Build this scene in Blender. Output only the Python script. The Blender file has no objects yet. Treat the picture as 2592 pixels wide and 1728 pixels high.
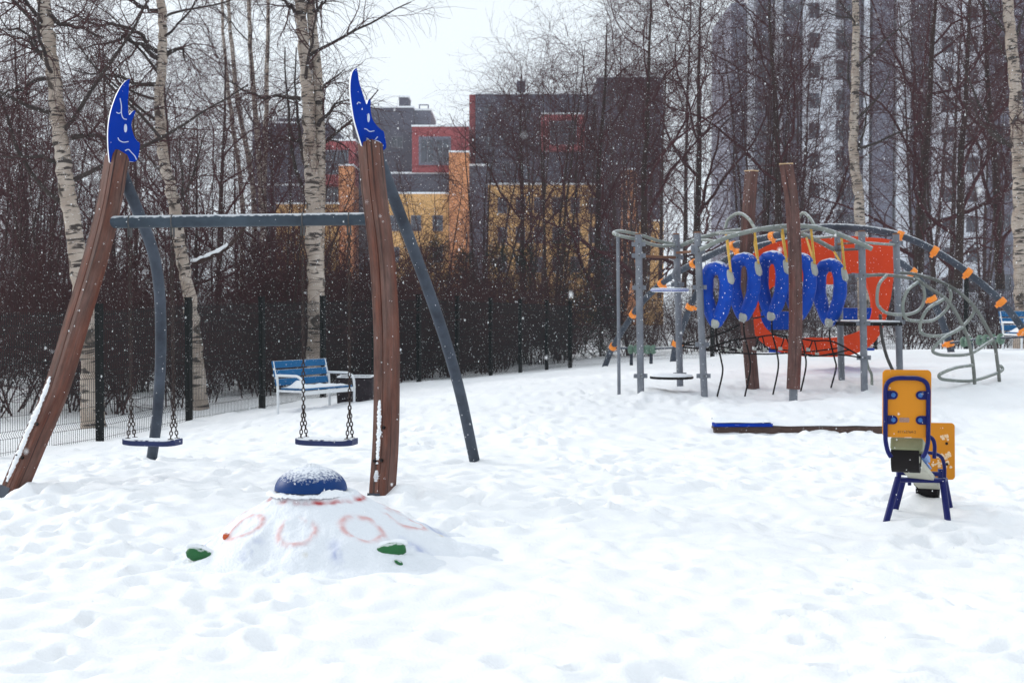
import bpy, math, random
import numpy as np
from mathutils import Vector, Matrix

random.seed(11)
rng = np.random.default_rng(11)
S = bpy.context.scene
COL = S.collection
R = math.radians

# ------------------------------------------------------------------ camera
FPX, CX, CY, HOR = 3600.0, 1296.0, 864.0, 760.0       # focal length and horizon in photo pixels
CAM = np.array([0.0, 0.0, 1.6])
PITCH = math.atan((CY - HOR) / FPX)
cam_d = bpy.data.cameras.new('camera')
cam_d.lens, cam_d.sensor_width = 50.0, 36.0
cam_d.clip_start, cam_d.clip_end = 0.1, 3000
cam_d.dof.use_dof = True
cam_d.dof.focus_distance = 11.5
cam_d.dof.aperture_fstop = 5.0
cam = bpy.data.objects.new('camera', cam_d)
COL.objects.link(cam)
cam.location = CAM
cam.rotation_euler = (math.pi / 2 - PITCH, 0, 0)
S.camera = cam

# ------------------------------------------------------------------ sky and light (overcast, snowing)
W = bpy.data.worlds.new('World')
S.world = W
W.use_nodes = True
nt = W.node_tree
nt.nodes.clear()
SUN_EL, SUN_AZ = R(25), R(-62)         # azimuth measured from +Y towards +X
sky = nt.nodes.new('ShaderNodeTexSky')
sky.sky_type = 'NISHITA'
sky.sun_disc = False
sky.sun_elevation = SUN_EL
sky.sun_rotation = SUN_AZ
sky.dust_density = 6.0
sky.air_density = 1.0
hs = nt.nodes.new('ShaderNodeHueSaturation')
hs.inputs['Saturation'].default_value = 0.35
mix = nt.nodes.new('ShaderNodeMix')
mix.data_type = 'RGBA'
mix.inputs[0].default_value = 0.86     # mostly even cloud
mix.inputs[7].default_value = (7.35, 8.0, 8.55, 1)
bg = nt.nodes.new('ShaderNodeBackground')
bg.inputs['Strength'].default_value = 0.1
out = nt.nodes.new('ShaderNodeOutputWorld')
nt.links.new(sky.outputs[0], hs.inputs['Color'])
nt.links.new(hs.outputs[0], mix.inputs[6])
nt.links.new(mix.outputs[2], bg.inputs['Color'])
nt.links.new(bg.outputs[0], out.inputs['Surface'])

sun_d = bpy.data.lights.new('sun', 'SUN')
sun_d.energy = 1.25
sun_d.angle = R(16)
sun_d.color = (1.0, 0.97, 0.94)
sun = bpy.data.objects.new('sun', sun_d)
COL.objects.link(sun)
sv = Vector((math.sin(SUN_AZ) * math.cos(SUN_EL), math.cos(SUN_AZ) * math.cos(SUN_EL), math.sin(SUN_EL)))
sun.rotation_euler = sv.to_track_quat('Z', 'Y').to_euler()
sun.location = (-20, 20, 40)

S.view_settings.view_transform = 'Standard'
S.view_settings.look = 'None'
S.view_settings.exposure = 0.45
S.view_settings.gamma = 1.0
S.view_settings.use_curve_mapping = False
S.cycles.max_bounces = 6
S.cycles.diffuse_bounces = 3
S.cycles.volume_bounces = 1

# ------------------------------------------------------------------ helpers
def P(px, py, Y):
    """point on the ray through photo pixel (px,py) at world depth Y"""
    x, v = (px - CX) / FPX, (CY - py) / FPX
    dy = math.cos(PITCH) + v * math.sin(PITCH)
    dz = -math.sin(PITCH) + v * math.cos(PITCH)
    t = Y / dy
    return np.array([x * t, Y, CAM[2] + dz * t])

def Ppl(px, py, o, n):
    """ray through a pixel meets the plane (o, n)"""
    d = P(px, py, 1.0) - CAM
    t = np.dot(np.asarray(o) - CAM, n) / np.dot(d, n)
    return CAM + d * t

def nrm(v):
    v = np.asarray(v, float)
    return v / (np.linalg.norm(v, axis=-1, keepdims=True) + 1e-12)

def smooth(pts, n=8):
    """Catmull-Rom through points"""
    p = np.asarray(pts, float)
    if len(p) < 3:
        t = np.linspace(0, 1, n + 1)[:, None]
        return p[0] * (1 - t) + p[1] * t
    q = np.vstack([2 * p[0] - p[1], p, 2 * p[-1] - p[-2]])
    o = []
    for i in range(len(p) - 1):
        a, b, c, d = q[i:i + 4]
        for t in np.arange(n) / n:
            o.append(.5 * ((2 * b) + (c - a) * t + (2 * a - 5 * b + 4 * c - d) * t * t + (3 * b - a - 3 * c + d) * t ** 3))
    o.append(p[-1])
    return np.array(o)

class MB:
    """collects shapes (world coordinates) and builds ONE mesh object"""
    def __init__(s):
        s.v, s.f, s.uv, s.n = [], [], [], 0
    def add(s, v, f, uv=None):
        v = np.asarray(v, float)
        s.v.append(v)
        for k, q in enumerate(f):
            s.f.append([i + s.n for i in q])
            s.uv.append(uv[k] if uv is not None else [(0, 0)] * len(q))
        s.n += len(v)
        return s
    def box(s, c, h, ax=None):
        ax = np.eye(3) if ax is None else np.asarray(ax)
        h = np.asarray(h)
        v = [np.asarray(c) + (np.array([x, y, z]) * h) @ ax for x in (-1, 1) for y in (-1, 1) for z in (-1, 1)]
        f = [(0, 1, 3, 2), (4, 6, 7, 5), (0, 4, 5, 1), (2, 3, 7, 6), (0, 2, 6, 4), (1, 5, 7, 3)]
        L = 2 * np.max(h)
        return s.add(v, f, [[(0, 0), (L, 0), (L, L), (0, L)]] * 6)
    def bx(s, x0, x1, y0, y1, z0, z1):
        return s.box(((x0 + x1) / 2, (y0 + y1) / 2, (z0 + z1) / 2), ((x1 - x0) / 2, (y1 - y0) / 2, (z1 - z0) / 2))
    def tube(s, pts, r, sides=10, cap=True, closed=False):
        p = np.asarray(pts, float)
        k = len(p)
        r = np.broadcast_to(np.asarray(r, float), (k,))
        if closed:
            t = nrm(np.roll(p, -1, 0) - np.roll(p, 1, 0))
        else:
            t = nrm(np.gradient(p, axis=0))
        up = np.array([0, 0, 1.]) if abs(t[0][2]) < .9 else np.array([1., 0, 0])
        u = nrm(np.cross(t[0], up))
        us = []
        for i in range(k):
            u = nrm(u - t[i] * np.dot(u, t[i]))
            us.append(u)
        us = np.array(us)
        w = np.cross(t, us)
        a = np.arange(sides) * 2 * math.pi / sides
        v = (p[:, None] + r[:, None, None] * (np.cos(a)[None, :, None] * us[:, None] + np.sin(a)[None, :, None] * w[:, None])).reshape(-1, 3)
        ln = np.concatenate([[0], np.cumsum(np.linalg.norm(np.diff(p, axis=0), axis=1))])
        f, uv = [], []
        m = k if closed else k - 1
        for i in range(m):
            j = (i + 1) % k
            l1 = ln[i + 1] if i + 1 < k else ln[i] + np.linalg.norm(p[0] - p[-1])
            for q in range(sides):
                q2 = (q + 1) % sides
                f.append((i * sides + q, i * sides + q2, j * sides + q2, j * sides + q))
                c = 2 * math.pi * r[i] / sides
                uv.append([(q * c, ln[i]), ((q + 1) * c, ln[i]), ((q + 1) * c, l1), (q * c, l1)])
        if cap and not closed:
            f.append(tuple(range(sides))[::-1]); uv.append([(0, 0)] * sides)
            f.append(tuple((k - 1) * sides + q for q in range(sides))); uv.append([(0, 0)] * sides)
        return s.add(v, f, uv)
    def sweep(s, pts, prof, F0):
        """sweep a closed profile [(side, front)] along pts; F0 = approximate front direction"""
        p = np.asarray(pts, float); k = len(p)
        t = nrm(np.gradient(p, axis=0))
        Sv = nrm(np.cross(t, np.broadcast_to(F0, t.shape)))
        Fv = np.cross(Sv, t)
        pr = np.asarray(prof, float); n = len(pr)
        v = (p[:, None] + pr[None, :, 0, None] * Sv[:, None] + pr[None, :, 1, None] * Fv[:, None]).reshape(-1, 3)
        ln = np.concatenate([[0], np.cumsum(np.linalg.norm(np.diff(p, axis=0), axis=1))])
        cu = np.concatenate([[0], np.cumsum(np.linalg.norm(np.diff(np.vstack([pr, pr[:1]]), axis=0), axis=1))])
        f, uv = [], []
        for i in range(k - 1):
            for q in range(n):
                q2 = (q + 1) % n
                f.append((i * n + q, i * n + q2, (i + 1) * n + q2, (i + 1) * n + q))
                uv.append([(cu[q], ln[i]), (cu[q + 1], ln[i]), (cu[q + 1], ln[i + 1]), (cu[q], ln[i + 1])])
        f.append(tuple(range(n))[::-1]); uv.append([tuple(pr[i]) for i in range(n)][::-1])
        f.append(tuple((k - 1) * n + q for q in range(n))); uv.append([tuple(pr[i]) for i in range(n)])
        return s.add(v, f, uv)
    def prism(s, poly, o, ex, ey, ez, th):
        """extrude polygon (2D list) in plane (o,ex,ey) along ez by th (centred)"""
        n = len(poly)
        a = [np.asarray(o) + x * ex + y * ey - ez * th / 2 for x, y in poly]
        b = [q + ez * th for q in a]
        f = [tuple(range(n)), tuple(range(2 * n - 1, n - 1, -1))] + [(i, i + n, (i + 1) % n + n, (i + 1) % n) for i in range(n)]
        return s.add(a + b, f)
    def lathe(s, prof, c, sides=32, sx=1, sy=1):
        a = np.arange(sides) * 2 * math.pi / sides
        v = [(c[0] + r * math.cos(t) * sx, c[1] + r * math.sin(t) * sy, c[2] + z) for r, z in prof for t in a]
        f = []
        for i in range(len(prof) - 1):
            for q in range(sides):
                q2 = (q + 1) % sides
                f.append((i * sides + q, i * sides + q2, (i + 1) * sides + q2, (i + 1) * sides + q))
        f.append(tuple(range(sides))[::-1]); f.append(tuple((len(prof) - 1) * sides + q for q in range(sides)))
        return s.add(v, f)
    def build(s, name, m, parent=None, ang=35, bevel=0, segs=2):
        me = bpy.data.meshes.new(name)
        v = np.vstack(s.v)
        if parent is not None:
            v = v - root_loc(parent)
        me.from_pydata([tuple(x) for x in v], [], s.f)
        ul = me.uv_layers.new(name='UVMap')
        ul.data.foreach_set('uv', np.array([c for q in s.uv for c in q], float).ravel())
        me.update()
        if ang:
            me.polygons.foreach_set('use_smooth', [True] * len(me.polygons))
            me.set_sharp_from_angle(angle=R(ang))
        mats = m if isinstance(m, (list, tuple)) else [m]
        for mm in mats:
            me.materials.append(mm)
        o = bpy.data.objects.new(name, me)
        COL.objects.link(o)
        if parent is not None:
            o.parent = parent
        if bevel:
            b = o.modifiers.new('bevel', 'BEVEL')
            b.width, b.segments, b.limit_method, b.angle_limit = bevel, segs, 'ANGLE', R(40)
            b.harden_normals = False
        return o

def root_loc(o):
    l = np.zeros(3)
    while o is not None:
        l = l + np.array(o.location)
        o = o.parent
    return l

def fast_mesh(name, v, q, m=None, uv=None, smoothf=True):
    me = bpy.data.meshes.new(name)
    v = np.ascontiguousarray(v, np.float32); q = np.ascontiguousarray(q, np.int32)
    k = q.shape[1]
    me.vertices.add(len(v)); me.vertices.foreach_set('co', v.ravel())
    me.loops.add(q.size); me.loops.foreach_set('vertex_index', q.ravel())
    me.polygons.add(len(q)); me.polygons.foreach_set('loop_start', np.arange(0, q.size, k, dtype=np.int32))
    if smoothf:
        me.polygons.foreach_set('use_smooth', np.ones(len(q), bool))
    me.update(calc_edges=True)
    if uv is not None:
        ul = me.uv_layers.new(name='UVMap')
        ul.data.foreach_set('uv', np.ascontiguousarray(uv, np.float32).ravel())
    if m is not None:
        me.materials.append(m)
    return me

def link(name, me, parent=None):
    o = bpy.data.objects.new(name, me)
    COL.objects.link(o)
    if parent is not None:
        o.parent = parent
    return o

def tag(o, label=None, cat=None, group=None, kind=None):
    if label: o['label'] = label
    if cat: o['category'] = cat
    if group: o['group'] = group
    if kind: o['kind'] = kind
    return o

def thing(name, loc, label, cat, group=None):
    o = bpy.data.objects.new(name, None)
    o.empty_display_size = .2
    COL.objects.link(o)
    o.location = loc
    return tag(o, label, cat, group)

def dup(root, loc, rz=0, sc=1.0, label=None, group=None):
    r = root.copy(); COL.objects.link(r)
    r.location = loc; r.rotation_euler = (0, 0, rz)
    r.scale = sc if hasattr(sc, '__len__') else (sc, sc, sc)
    if label: r['label'] = label
    if group: r['group'] = group
    for ch in root.children:
        c = ch.copy(); COL.objects.link(c); c.parent = r
        for g in ch.children:
            d = g.copy(); COL.objects.link(d); d.parent = c
    return r

# ------------------------------------------------------------------ materials
SNOWC = (0.86, 0.885, 0.92)
def mat(name, col, rough=.6, metal=0., var=.2, scale=6., bump=0., bscale=60., dust=0., col2=None, co='Object', stretch=(1, 1, 1), spec=.4, dustz=.55, dnoise=22., dwidth=.14):
    m = bpy.data.materials.new(name); m.use_nodes = True
    t = m.node_tree; N, L = t.nodes, t.links
    b = N['Principled BSDF']
    b.inputs['Roughness'].default_value = rough
    b.inputs['Metallic'].default_value = metal
    b.inputs['Specular IOR Level'].default_value = spec
    tc = N.new('ShaderNodeTexCoord'); mp = N.new('ShaderNodeMapping')
    mp.inputs['Scale'].default_value = stretch
    L.new(tc.outputs[co], mp.inputs[0])
    n = N.new('ShaderNodeTexNoise'); n.inputs['Scale'].default_value = scale; n.inputs['Detail'].default_value = 5
    n.inputs['Roughness'].default_value = .65
    L.new(mp.outputs[0], n.inputs['Vector'])
    rp = N.new('ShaderNodeValToRGB')
    c2 = col2 if col2 else tuple(min(1, c * (1 + var)) for c in col)
    c1 = col if col2 else tuple(c * (1 - var) for c in col)
    rp.color_ramp.elements[0].position, rp.color_ramp.elements[1].position = .3, .7
    rp.color_ramp.elements[0].color = (*c1, 1); rp.color_ramp.elements[1].color = (*c2, 1)
    L.new(n.outputs['Fac'], rp.inputs[0])
    last = rp.outputs[0]
    if dust:
        g = N.new('ShaderNodeNewGeometry'); sx = N.new('ShaderNodeSeparateXYZ'); L.new(g.outputs['Normal'], sx.inputs[0])
        n2 = N.new('ShaderNodeTexNoise'); n2.inputs['Scale'].default_value = dnoise; n2.inputs['Detail'].default_value = 6
        L.new(tc.outputs['Object'], n2.inputs['Vector'])
        ad = N.new('ShaderNodeMath'); ad.operation = 'MULTIPLY_ADD'
        L.new(n2.outputs['Fac'], ad.inputs[0]); ad.inputs[1].default_value = .9; L.new(sx.outputs['Z'], ad.inputs[2])
        mr = N.new('ShaderNodeMapRange'); mr.inputs['From Min'].default_value = dustz + .42; mr.inputs['From Max'].default_value = dustz + .42 + dwidth
        mr.inputs['To Max'].default_value = dust
        L.new(ad.outputs[0], mr.inputs['Value'])
        mx = N.new('ShaderNodeMix'); mx.data_type = 'RGBA'
        L.new(mr.outputs[0], mx.inputs[0]); L.new(last, mx.inputs[6]); mx.inputs[7].default_value = (*SNOWC, 1)
        last = mx.outputs[2]
    L.new(last, b.inputs['Base Color'])
    if bump:
        n3 = N.new('ShaderNodeTexNoise'); n3.inputs['Scale'].default_value = bscale; n3.inputs['Detail'].default_value = 4
        L.new(mp.outputs[0], n3.inputs['Vector'])
        bp = N.new('ShaderNodeBump'); bp.inputs['Strength'].default_value = bump; bp.inputs['Distance'].default_value = .01
        L.new(n3.outputs['Fac'], bp.inputs['Height']); L.new(bp.outputs[0], b.inputs['Normal'])
    return m

def wood_mat(name, base, pale, dark):
    """weathered stained timber: grain, long checks, grey patches, along UV.y"""
    m = bpy.data.materials.new(name); m.use_nodes = True
    t = m.node_tree; N, L = t.nodes, t.links; b = N['Principled BSDF']
    b.inputs['Roughness'].default_value = .7; b.inputs['Specular IOR Level'].default_value = .3
    uv = N.new('ShaderNodeUVMap'); 
    def noise(sx, sy, detail, rough=.6):
        mp = N.new('ShaderNodeMapping'); mp.inputs['Scale'].default_value = (sx, sy, 1); L.new(uv.outputs[0], mp.inputs[0])
        n = N.new('ShaderNodeTexNoise'); n.inputs['Scale'].default_value = 1; n.inputs['Detail'].default_value = detail
        n.inputs['Roughness'].default_value = rough
        L.new(mp.outputs[0], n.inputs['Vector']); return n.outputs['Fac']
    def ramp(src, p0, p1, a, c):
        r = N.new('ShaderNodeValToRGB'); r.color_ramp.elements[0].position = p0; r.color_ramp.elements[1].position = p1
        r.color_ramp.elements[0].color = a; r.color_ramp.elements[1].color = c; L.new(src, r.inputs[0]); return r.outputs[0]
    grain = ramp(noise(48, 1.2, 6, .7), .32, .70, (*[c * .62 for c in base], 1), (*[c * 1.25 for c in base], 1))
    patch = noise(7.5, .9, 4)
    mx = N.new('ShaderNodeMix'); mx.data_type = 'RGBA'
    L.new(ramp(patch, .36, .60, (0, 0, 0, 1), (.85, .85, .85, 1)), mx.inputs[0]); L.new(grain, mx.inputs[6]); mx.inputs[7].default_value = (*pale, 1)
    chk = noise(26, .45, 4, .6)
    mx2 = N.new('ShaderNodeMix'); mx2.data_type = 'RGBA'
    L.new(ramp(chk, .36, .43, (.85, .85, .85, 1), (0, 0, 0, 1)), mx2.inputs[0]); L.new(mx.outputs[2], mx2.inputs[6]); mx2.inputs[7].default_value = (*dark, 1)
    mx3 = N.new('ShaderNodeMix'); mx3.data_type = 'RGBA'; mx3.blend_type = 'MULTIPLY'; mx3.inputs[0].default_value = 1
    L.new(mx2.outputs[2], mx3.inputs[6]); L.new(ramp(noise(14, 3.2, 5, .7), .3, .7, (.45, .43, .42, 1), (1.25, 1.2, 1.15, 1)), mx3.inputs[7])
    L.new(mx3.outputs[2], b.inputs['Base Color'])
    bp = N.new('ShaderNodeBump'); bp.inputs['Strength'].default_value = .6; bp.inputs['Distance'].default_value = .006
    ad = N.new('ShaderNodeMath'); ad.operation = 'ADD'
    L.new(ramp(chk, .3, .4, (0, 0, 0, 1), (1, 1, 1, 1)), ad.inputs[0]); L.new(grain, ad.inputs[1])
    L.new(ad.outputs[0], bp.inputs['Height']); L.new(bp.outputs[0], b.inputs['Normal'])
    return m

def birch_mat(name):
    m = bpy.data.materials.new(name); m.use_nodes = True
    t = m.node_tree; N, L = t.nodes, t.links; b = N['Principled BSDF']
    b.inputs['Roughness'].default_value = .75; b.inputs['Specular IOR Level'].default_value = .25
    uv = N.new('ShaderNodeUVMap')
    def noise(sx, sy, d, dist=0):
        mp = N.new('ShaderNodeMapping'); mp.inputs['Scale'].default_value = (sx, sy, 1); L.new(uv.outputs[0], mp.inputs[0])
        n = N.new('ShaderNodeTexNoise'); n.inputs['Scale'].default_value = 1; n.inputs['Detail'].default_value = d; n.inputs['Distortion'].default_value = dist
        L.new(mp.outputs[0], n.inputs['Vector']); return n.outputs['Fac']
    def ramp(src, p0, p1, a, c):
        r = N.new('ShaderNodeValToRGB'); r.color_ramp.elements[0].position = p0; r.color_ramp.elements[1].position = p1
        r.color_ramp.elements[0].color = (a, a, a, 1); r.color_ramp.elements[1].color = (c, c, c, 1); L.new(src, r.inputs[0]); return r.outputs[0]
    def over(fac, base, col):
        mx = N.new('ShaderNodeMix'); mx.data_type = 'RGBA'; L.new(fac, mx.inputs[0]); L.new(base, mx.inputs[6]); mx.inputs[7].default_value = (*col, 1); return mx.outputs[2]
    r0 = N.new('ShaderNodeValToRGB'); L.new(noise(3, 1.2, 5), r0.inputs[0])
    r0.color_ramp.elements[0].position, r0.color_ramp.elements[1].position = .3, .7
    r0.color_ramp.elements[0].color = (.27, .205, .16, 1); r0.color_ramp.elements[1].color = (.50, .43, .37, 1)
    c = over(ramp(noise(3.5, 20, 4, .8), .555, .60, 0, .95), r0.outputs[0], (.035, .026, .024))     # lenticel bands
    c = over(ramp(noise(2.4, 8, 4, 1.0), .585, .63, 0, .95), c, (.03, .022, .02))
    c = over(ramp(noise(3.0, 2.0, 5, 1.2), .585, .64, 0, .95), c, (.05, .036, .03))                # black rough patches
    L.new(c, b.inputs['Base Color'])
    bp = N.new('ShaderNodeBump'); bp.inputs['Strength'].default_value = .5; bp.inputs['Distance'].default_value = .015
    L.new(noise(8, 30, 4), bp.inputs['Height']); L.new(bp.outputs[0], b.inputs['Normal'])
    return m

M = {}
M['snow'] = mat('snow', (.875, .885, .905), .55, var=.025, scale=3, bump=.45, bscale=55, spec=.25, col2=(.91, .915, .925))
M['snow_crust'] = mat('snow_crust', (.84, .87, .91), .6, var=.03, scale=20, bump=.8, bscale=70, spec=.2, col2=(.9, .91, .93))
M['wood'] = wood_mat('stained_timber', (.130, .036, .018), (.150, .088, .074), (.024, .011, .009))
M['wood2'] = wood_mat('faded_timber', (.12, .040, .032), (.13, .080, .072), (.035, .014, .013))
M['endgrain'] = mat('end_grain', (.62, .42, .24), .8, var=.15, scale=30)
M['galv'] = mat('galvanised_steel', (.125, .138, .165), .5, .15, scale=5, col2=(.20, .212, .24), bump=.05)
M['galvdark'] = mat('weathered_steel', (.017, .023, .036), .65, .05, scale=3, col2=(.064, .080, .108), spec=.3, dust=.55, dustz=.62)
M['beam'] = mat('dark_steel', (.014, .022, .034), .65, .05, scale=2.5, col2=(.052, .074, .098), spec=.3, dust=.6, dustz=.66)
M['blue_plate'] = mat('blue_plate', (.0002, .030, .30), .55, var=.1, scale=4, spec=.04)
M['white_edge'] = mat('white_core', (.78, .79, .80), .5, var=.04)
M['line'] = mat('routed_line', (.50, .56, .68), .5, var=.1)
M['seat'] = mat('seat_rubber', (.006, .016, .085), .55, var=.2, dust=.8, dustz=.62)
M['chain'] = mat('rusty_chain', (.022, .013, .011), .6, .2, scale=60, col2=(.05, .032, .028), spec=.2)
M['black'] = mat('black_rubber', (.008, .006, .006), .7, var=.3, scale=12, spec=.15)
M['blackpost'] = mat('fence_post_paint', (.006, .007, .007), .7, spec=.1, var=.3, scale=5, dust=.8, dustz=.7)
M['wire'] = mat('fence_wire', (.010, .016, .017), .7, var=.2, spec=.1)
M['yellow'] = mat('yellow_panel', (.60, .215, .008), .5, scale=3, col2=(.64, .24, .010), spec=.2)
M['navy'] = mat('navy_paint', (.002, .006, .095), .45, var=.15, dust=.2, dustz=.78, spec=.2)
M['bolt'] = mat('blue_bolt', (.03, .12, .36), .35, .3, var=.2, scale=40)
M['olive'] = mat('olive_seat', (.16, .17, .085), .5, scale=9, col2=(.23, .235, .13))
M['skyblue'] = mat('pale_blue', (.10, .22, .50), .5, var=.1, dust=.5)
M['cream'] = mat('cream_plank', (.42, .41, .33), .6, var=.15, scale=10, dust=.6)
M['print'] = mat('dark_print', (.07, .045, .02), .7)
M['bench_blue'] = mat('bench_slat_paint', (.002, .085, .22), .6, scale=5, spec=.15, col2=(.004, .11, .28), dust=.9, dustz=.6)
M['bench_white'] = mat('bench_frame_paint', (.66, .68, .70), .45, var=.05, dust=.7)
M['bin'] = mat('bin_stone', (.016, .012, .015), .85, scale=25, col2=(.034, .027, .032), bump=.8, spec=.1)
M['ring'] = mat('blue_hose', (.0003, .042, .33), .42, scale=5, col2=(.0005, .066, .46), dust=.75, dustz=.74, bump=.1, bscale=20, spec=.12)
M['ringclamp'] = mat('grey_clamp', (.36, .37, .34), .5, var=.12, scale=15)
M['strap'] = mat('yellow_strap', (.62, .36, .05), .6, var=.2, scale=20)
M['red'] = mat('red_orange_panel', (.60, .040, .004), .55, scale=2.5, col2=(.68, .055, .006), spec=.2)
M['orange'] = mat('orange_clip', (.88, .26, .015), .4, var=.1)
M['tube'] = mat('green_grey_tube', (.15, .175, .16), .5, .15, scale=6, col2=(.25, .265, .235), dust=.5, dustz=.7)
M['darktube'] = mat('brown_tube', (.045, .040, .040), .5, .2, scale=8, col2=(.10, .098, .095))
M['rail'] = mat('dull_rail', (.075, .078, .072), .5, .15, scale=3, col2=(.19, .20, .18), dust=.4, dustz=.75)
M['rust'] = mat('rusty_steel', (.12, .045, .02), .75, scale=30, col2=(.2, .085, .04))
M['green'] = mat('green_hold', (.006, .095, .022), .5, scale=8, col2=(.010, .13, .03), dust=.6, dustz=.72, bump=.2, bscale=40)
M['greenball'] = mat('grey_green_grip', (.10, .18, .13), .5, var=.2, scale=15)
M['domeblue'] = mat('dome_blue', (.002, .034, .15), .45, var=.15, dust=.88, dustz=.66, spec=.15, dnoise=60, dwidth=.32)
M['birch'] = birch_mat('birch_bark')
M['limb'] = mat('birch_limb_bark', (.028, .020, .019), .85, scale=6, col2=(.06, .045, .04), spec=.2)
M['twig'] = mat('birch_twig', (.060, .025, .026), .85, var=.25, spec=.15)
M['bark'] = mat('alder_bark', (.028, .015, .013), .85, scale=8, col2=(.055, .030, .025), spec=.2)
M['twig2'] = mat('alder_twig', (.062, .018, .021), .85, var=.3, spec=.15)
M['twig3'] = mat('shrub_twig', (.048, .016, .016), .85, var=.3, spec=.15)
M['needle'] = mat('spruce_needles', (.012, .018, .011), .8, var=.4, scale=3, spec=.2)
M['sandboard'] = mat('sandbox_board', (.045, .024, .018), .75, scale=10, col2=(.09, .05, .038), stretch=(1, 8, 8))

# ------------------------------------------------------------------ ground
FN = lambda n: (( 2517 - 20400 / (n + 9) - CX) / FPX * (n + 9) * 2.37, (n + 9) * 2.37)     # n-th fence post (x, y)
ctrl = []
def cz(px, py, Y): ctrl.append(tuple(P(px, py, Y)))
for x in (-9, -4, 0, 4, 9):
    ctrl += [(x, -4, 0.0), (x, 2, 0.0), (x, 6, 0.0)]
for x in (-2.5, -1.2, 0, 2.8, 5): ctrl.append((x, 8.6, 0.01))
cz(38, 1243, 11.4); cz(968, 1250, 10.9); cz(383, 1167, 13.6); cz(1200, 1168, 13.7)
cz(2320, 1312, 10.3); ctrl.append((6, 11, .03)); ctrl.append((9, 11, .05))
ctrl += [(-5.6, 12, -.05), (-6.0, 15, -.2), (-8, 14, -.3)]
for n, y in ((-2, 1225), (-1, 1158), (0, 1120), (1, 1065), (2, 1037), (5, 968), (6, 959), (7, 951), (8, 944), (10, 934)):
    f = FN(n); px = CX + f[0] / f[1] * FPX
    cz(px, y, f[1])
cz(790, 1036, 22.0); cz(915, 1019, 23.0); cz(1000, 1010, 22); cz(1300, 985, 22.5)
cz(1564, 997, 20); cz(1779, 999, 19.8); cz(2187, 988, 19.8); cz(2468, 973, 19.5); cz(2700, 965, 19.5)
cz(1900, 1100, 16.2); cz(2420, 1085, 16.5); cz(1500, 1090, 16.3)
cz(1500, 933, 31); cz(1700, 914, 29); cz(1900, 897, 28); cz(2100, 886, 28); cz(2250, 882, 28); cz(2400, 890, 28); cz(2592, 884, 28); cz(2800, 884, 28)
ctrl += [(x, 45, -.1) for x in (5, 10, 16, 24)] + [(x, 62, -.6) for x in (-40, -15, 0, 15, 40)] + [(x, 30, -.65) for x in (-12, -20, -40)] + [(26, 20, .4), (30, 30, .5), (-20, 10, -.4), (20, 8, .1), (-20, 0, 0), (20, 0, 0)]
ctrl = np.array(ctrl)
Dm = np.linalg.norm(ctrl[:, None, :2] - ctrl[None, :, :2], axis=2)
A = np.zeros((len(ctrl) + 3,) * 2); A[:len(ctrl), :len(ctrl)] = Dm - .02 * np.eye(len(ctrl))
Pm = np.hstack([np.ones((len(ctrl), 1)), ctrl[:, :2]]); A[:len(ctrl), len(ctrl):] = Pm; A[len(ctrl):, :len(ctrl)] = Pm.T
wts = np.linalg.solve(A, np.concatenate([ctrl[:, 2], [0, 0, 0]]))
def base_z(x, y):
    x, y = np.asarray(x, float), np.asarray(y, float)
    s = wts[-3] + wts[-2] * x + wts[-1] * y
    for i in range(len(ctrl)):
        s = s + wts[i] * np.sqrt((x - ctrl[i, 0]) ** 2 + (y - ctrl[i, 1]) ** 2 + .25)
    return s

def vnoise(x, y, seed):
    r = np.random.default_rng(seed).random((256, 256))
    xi, yi = np.floor(x).astype(int), np.floor(y).astype(int)
    fx, fy = x - xi, y - yi
    fx, fy = fx * fx * (3 - 2 * fx), fy * fy * (3 - 2 * fy)
    g = lambda a, b: r[a % 256, b % 256]
    return (g(xi, yi) * (1 - fx) * (1 - fy) + g(xi + 1, yi) * fx * (1 - fy) + g(xi, yi + 1) * (1 - fx) * fy + g(xi + 1, yi + 1) * fx * fy) * 2 - 1

def axis(dense0, dense1, step, lo, hi, grow=1.06):
    a = list(np.arange(dense0, dense1, step))
    s, x = step, a[-1]
    while x < hi:
        s *= grow; x += s; a.append(x)
    s, x = step, a[0]; b = []
    while x > lo:
        s *= grow; x -= s; b.append(x)
    return np.array(b[::-1] + a)
gx = axis(-5.0, 6.0, .036, -380, 380, 1.07)
gy = axis(4.6, 14.0, .034, -30, 620, 1.022)
GX, GY = np.meshgrid(gx, gy)
inner = np.clip(1 - np.maximum(np.abs(GX) - 30, 0) / 30, 0, 1) * np.clip(1 - np.maximum(GY - 60, 0) / 20, 0, 1)
GZ = np.where(inner > 0, base_z(np.clip(GX, -60, 60), np.clip(GY, -30, 80)), 0) * inner + (1 - inner) * -.6
amp = np.clip(1 - (GY - 20) / 40, .25, 1) * inner
wx = GX + .12 * vnoise(GX * 2.1, GY * 2.1, 1); wy = GY + .12 * vnoise(GX * 2.1 + 9, GY * 2.1, 2)
GZ = GZ + amp * (.030 * vnoise(wx * 1.1, wy * 1.0, 3) + .022 * vnoise(wx * 2.6, wy * 2.3, 4) + .018 * vnoise(wx * 5.2, wy * 4.8, 5) + .015 * vnoise(wx * 9.5, wy * 9, 6) + .0085 * vnoise(wx * 15, wy * 15, 7))
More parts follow.
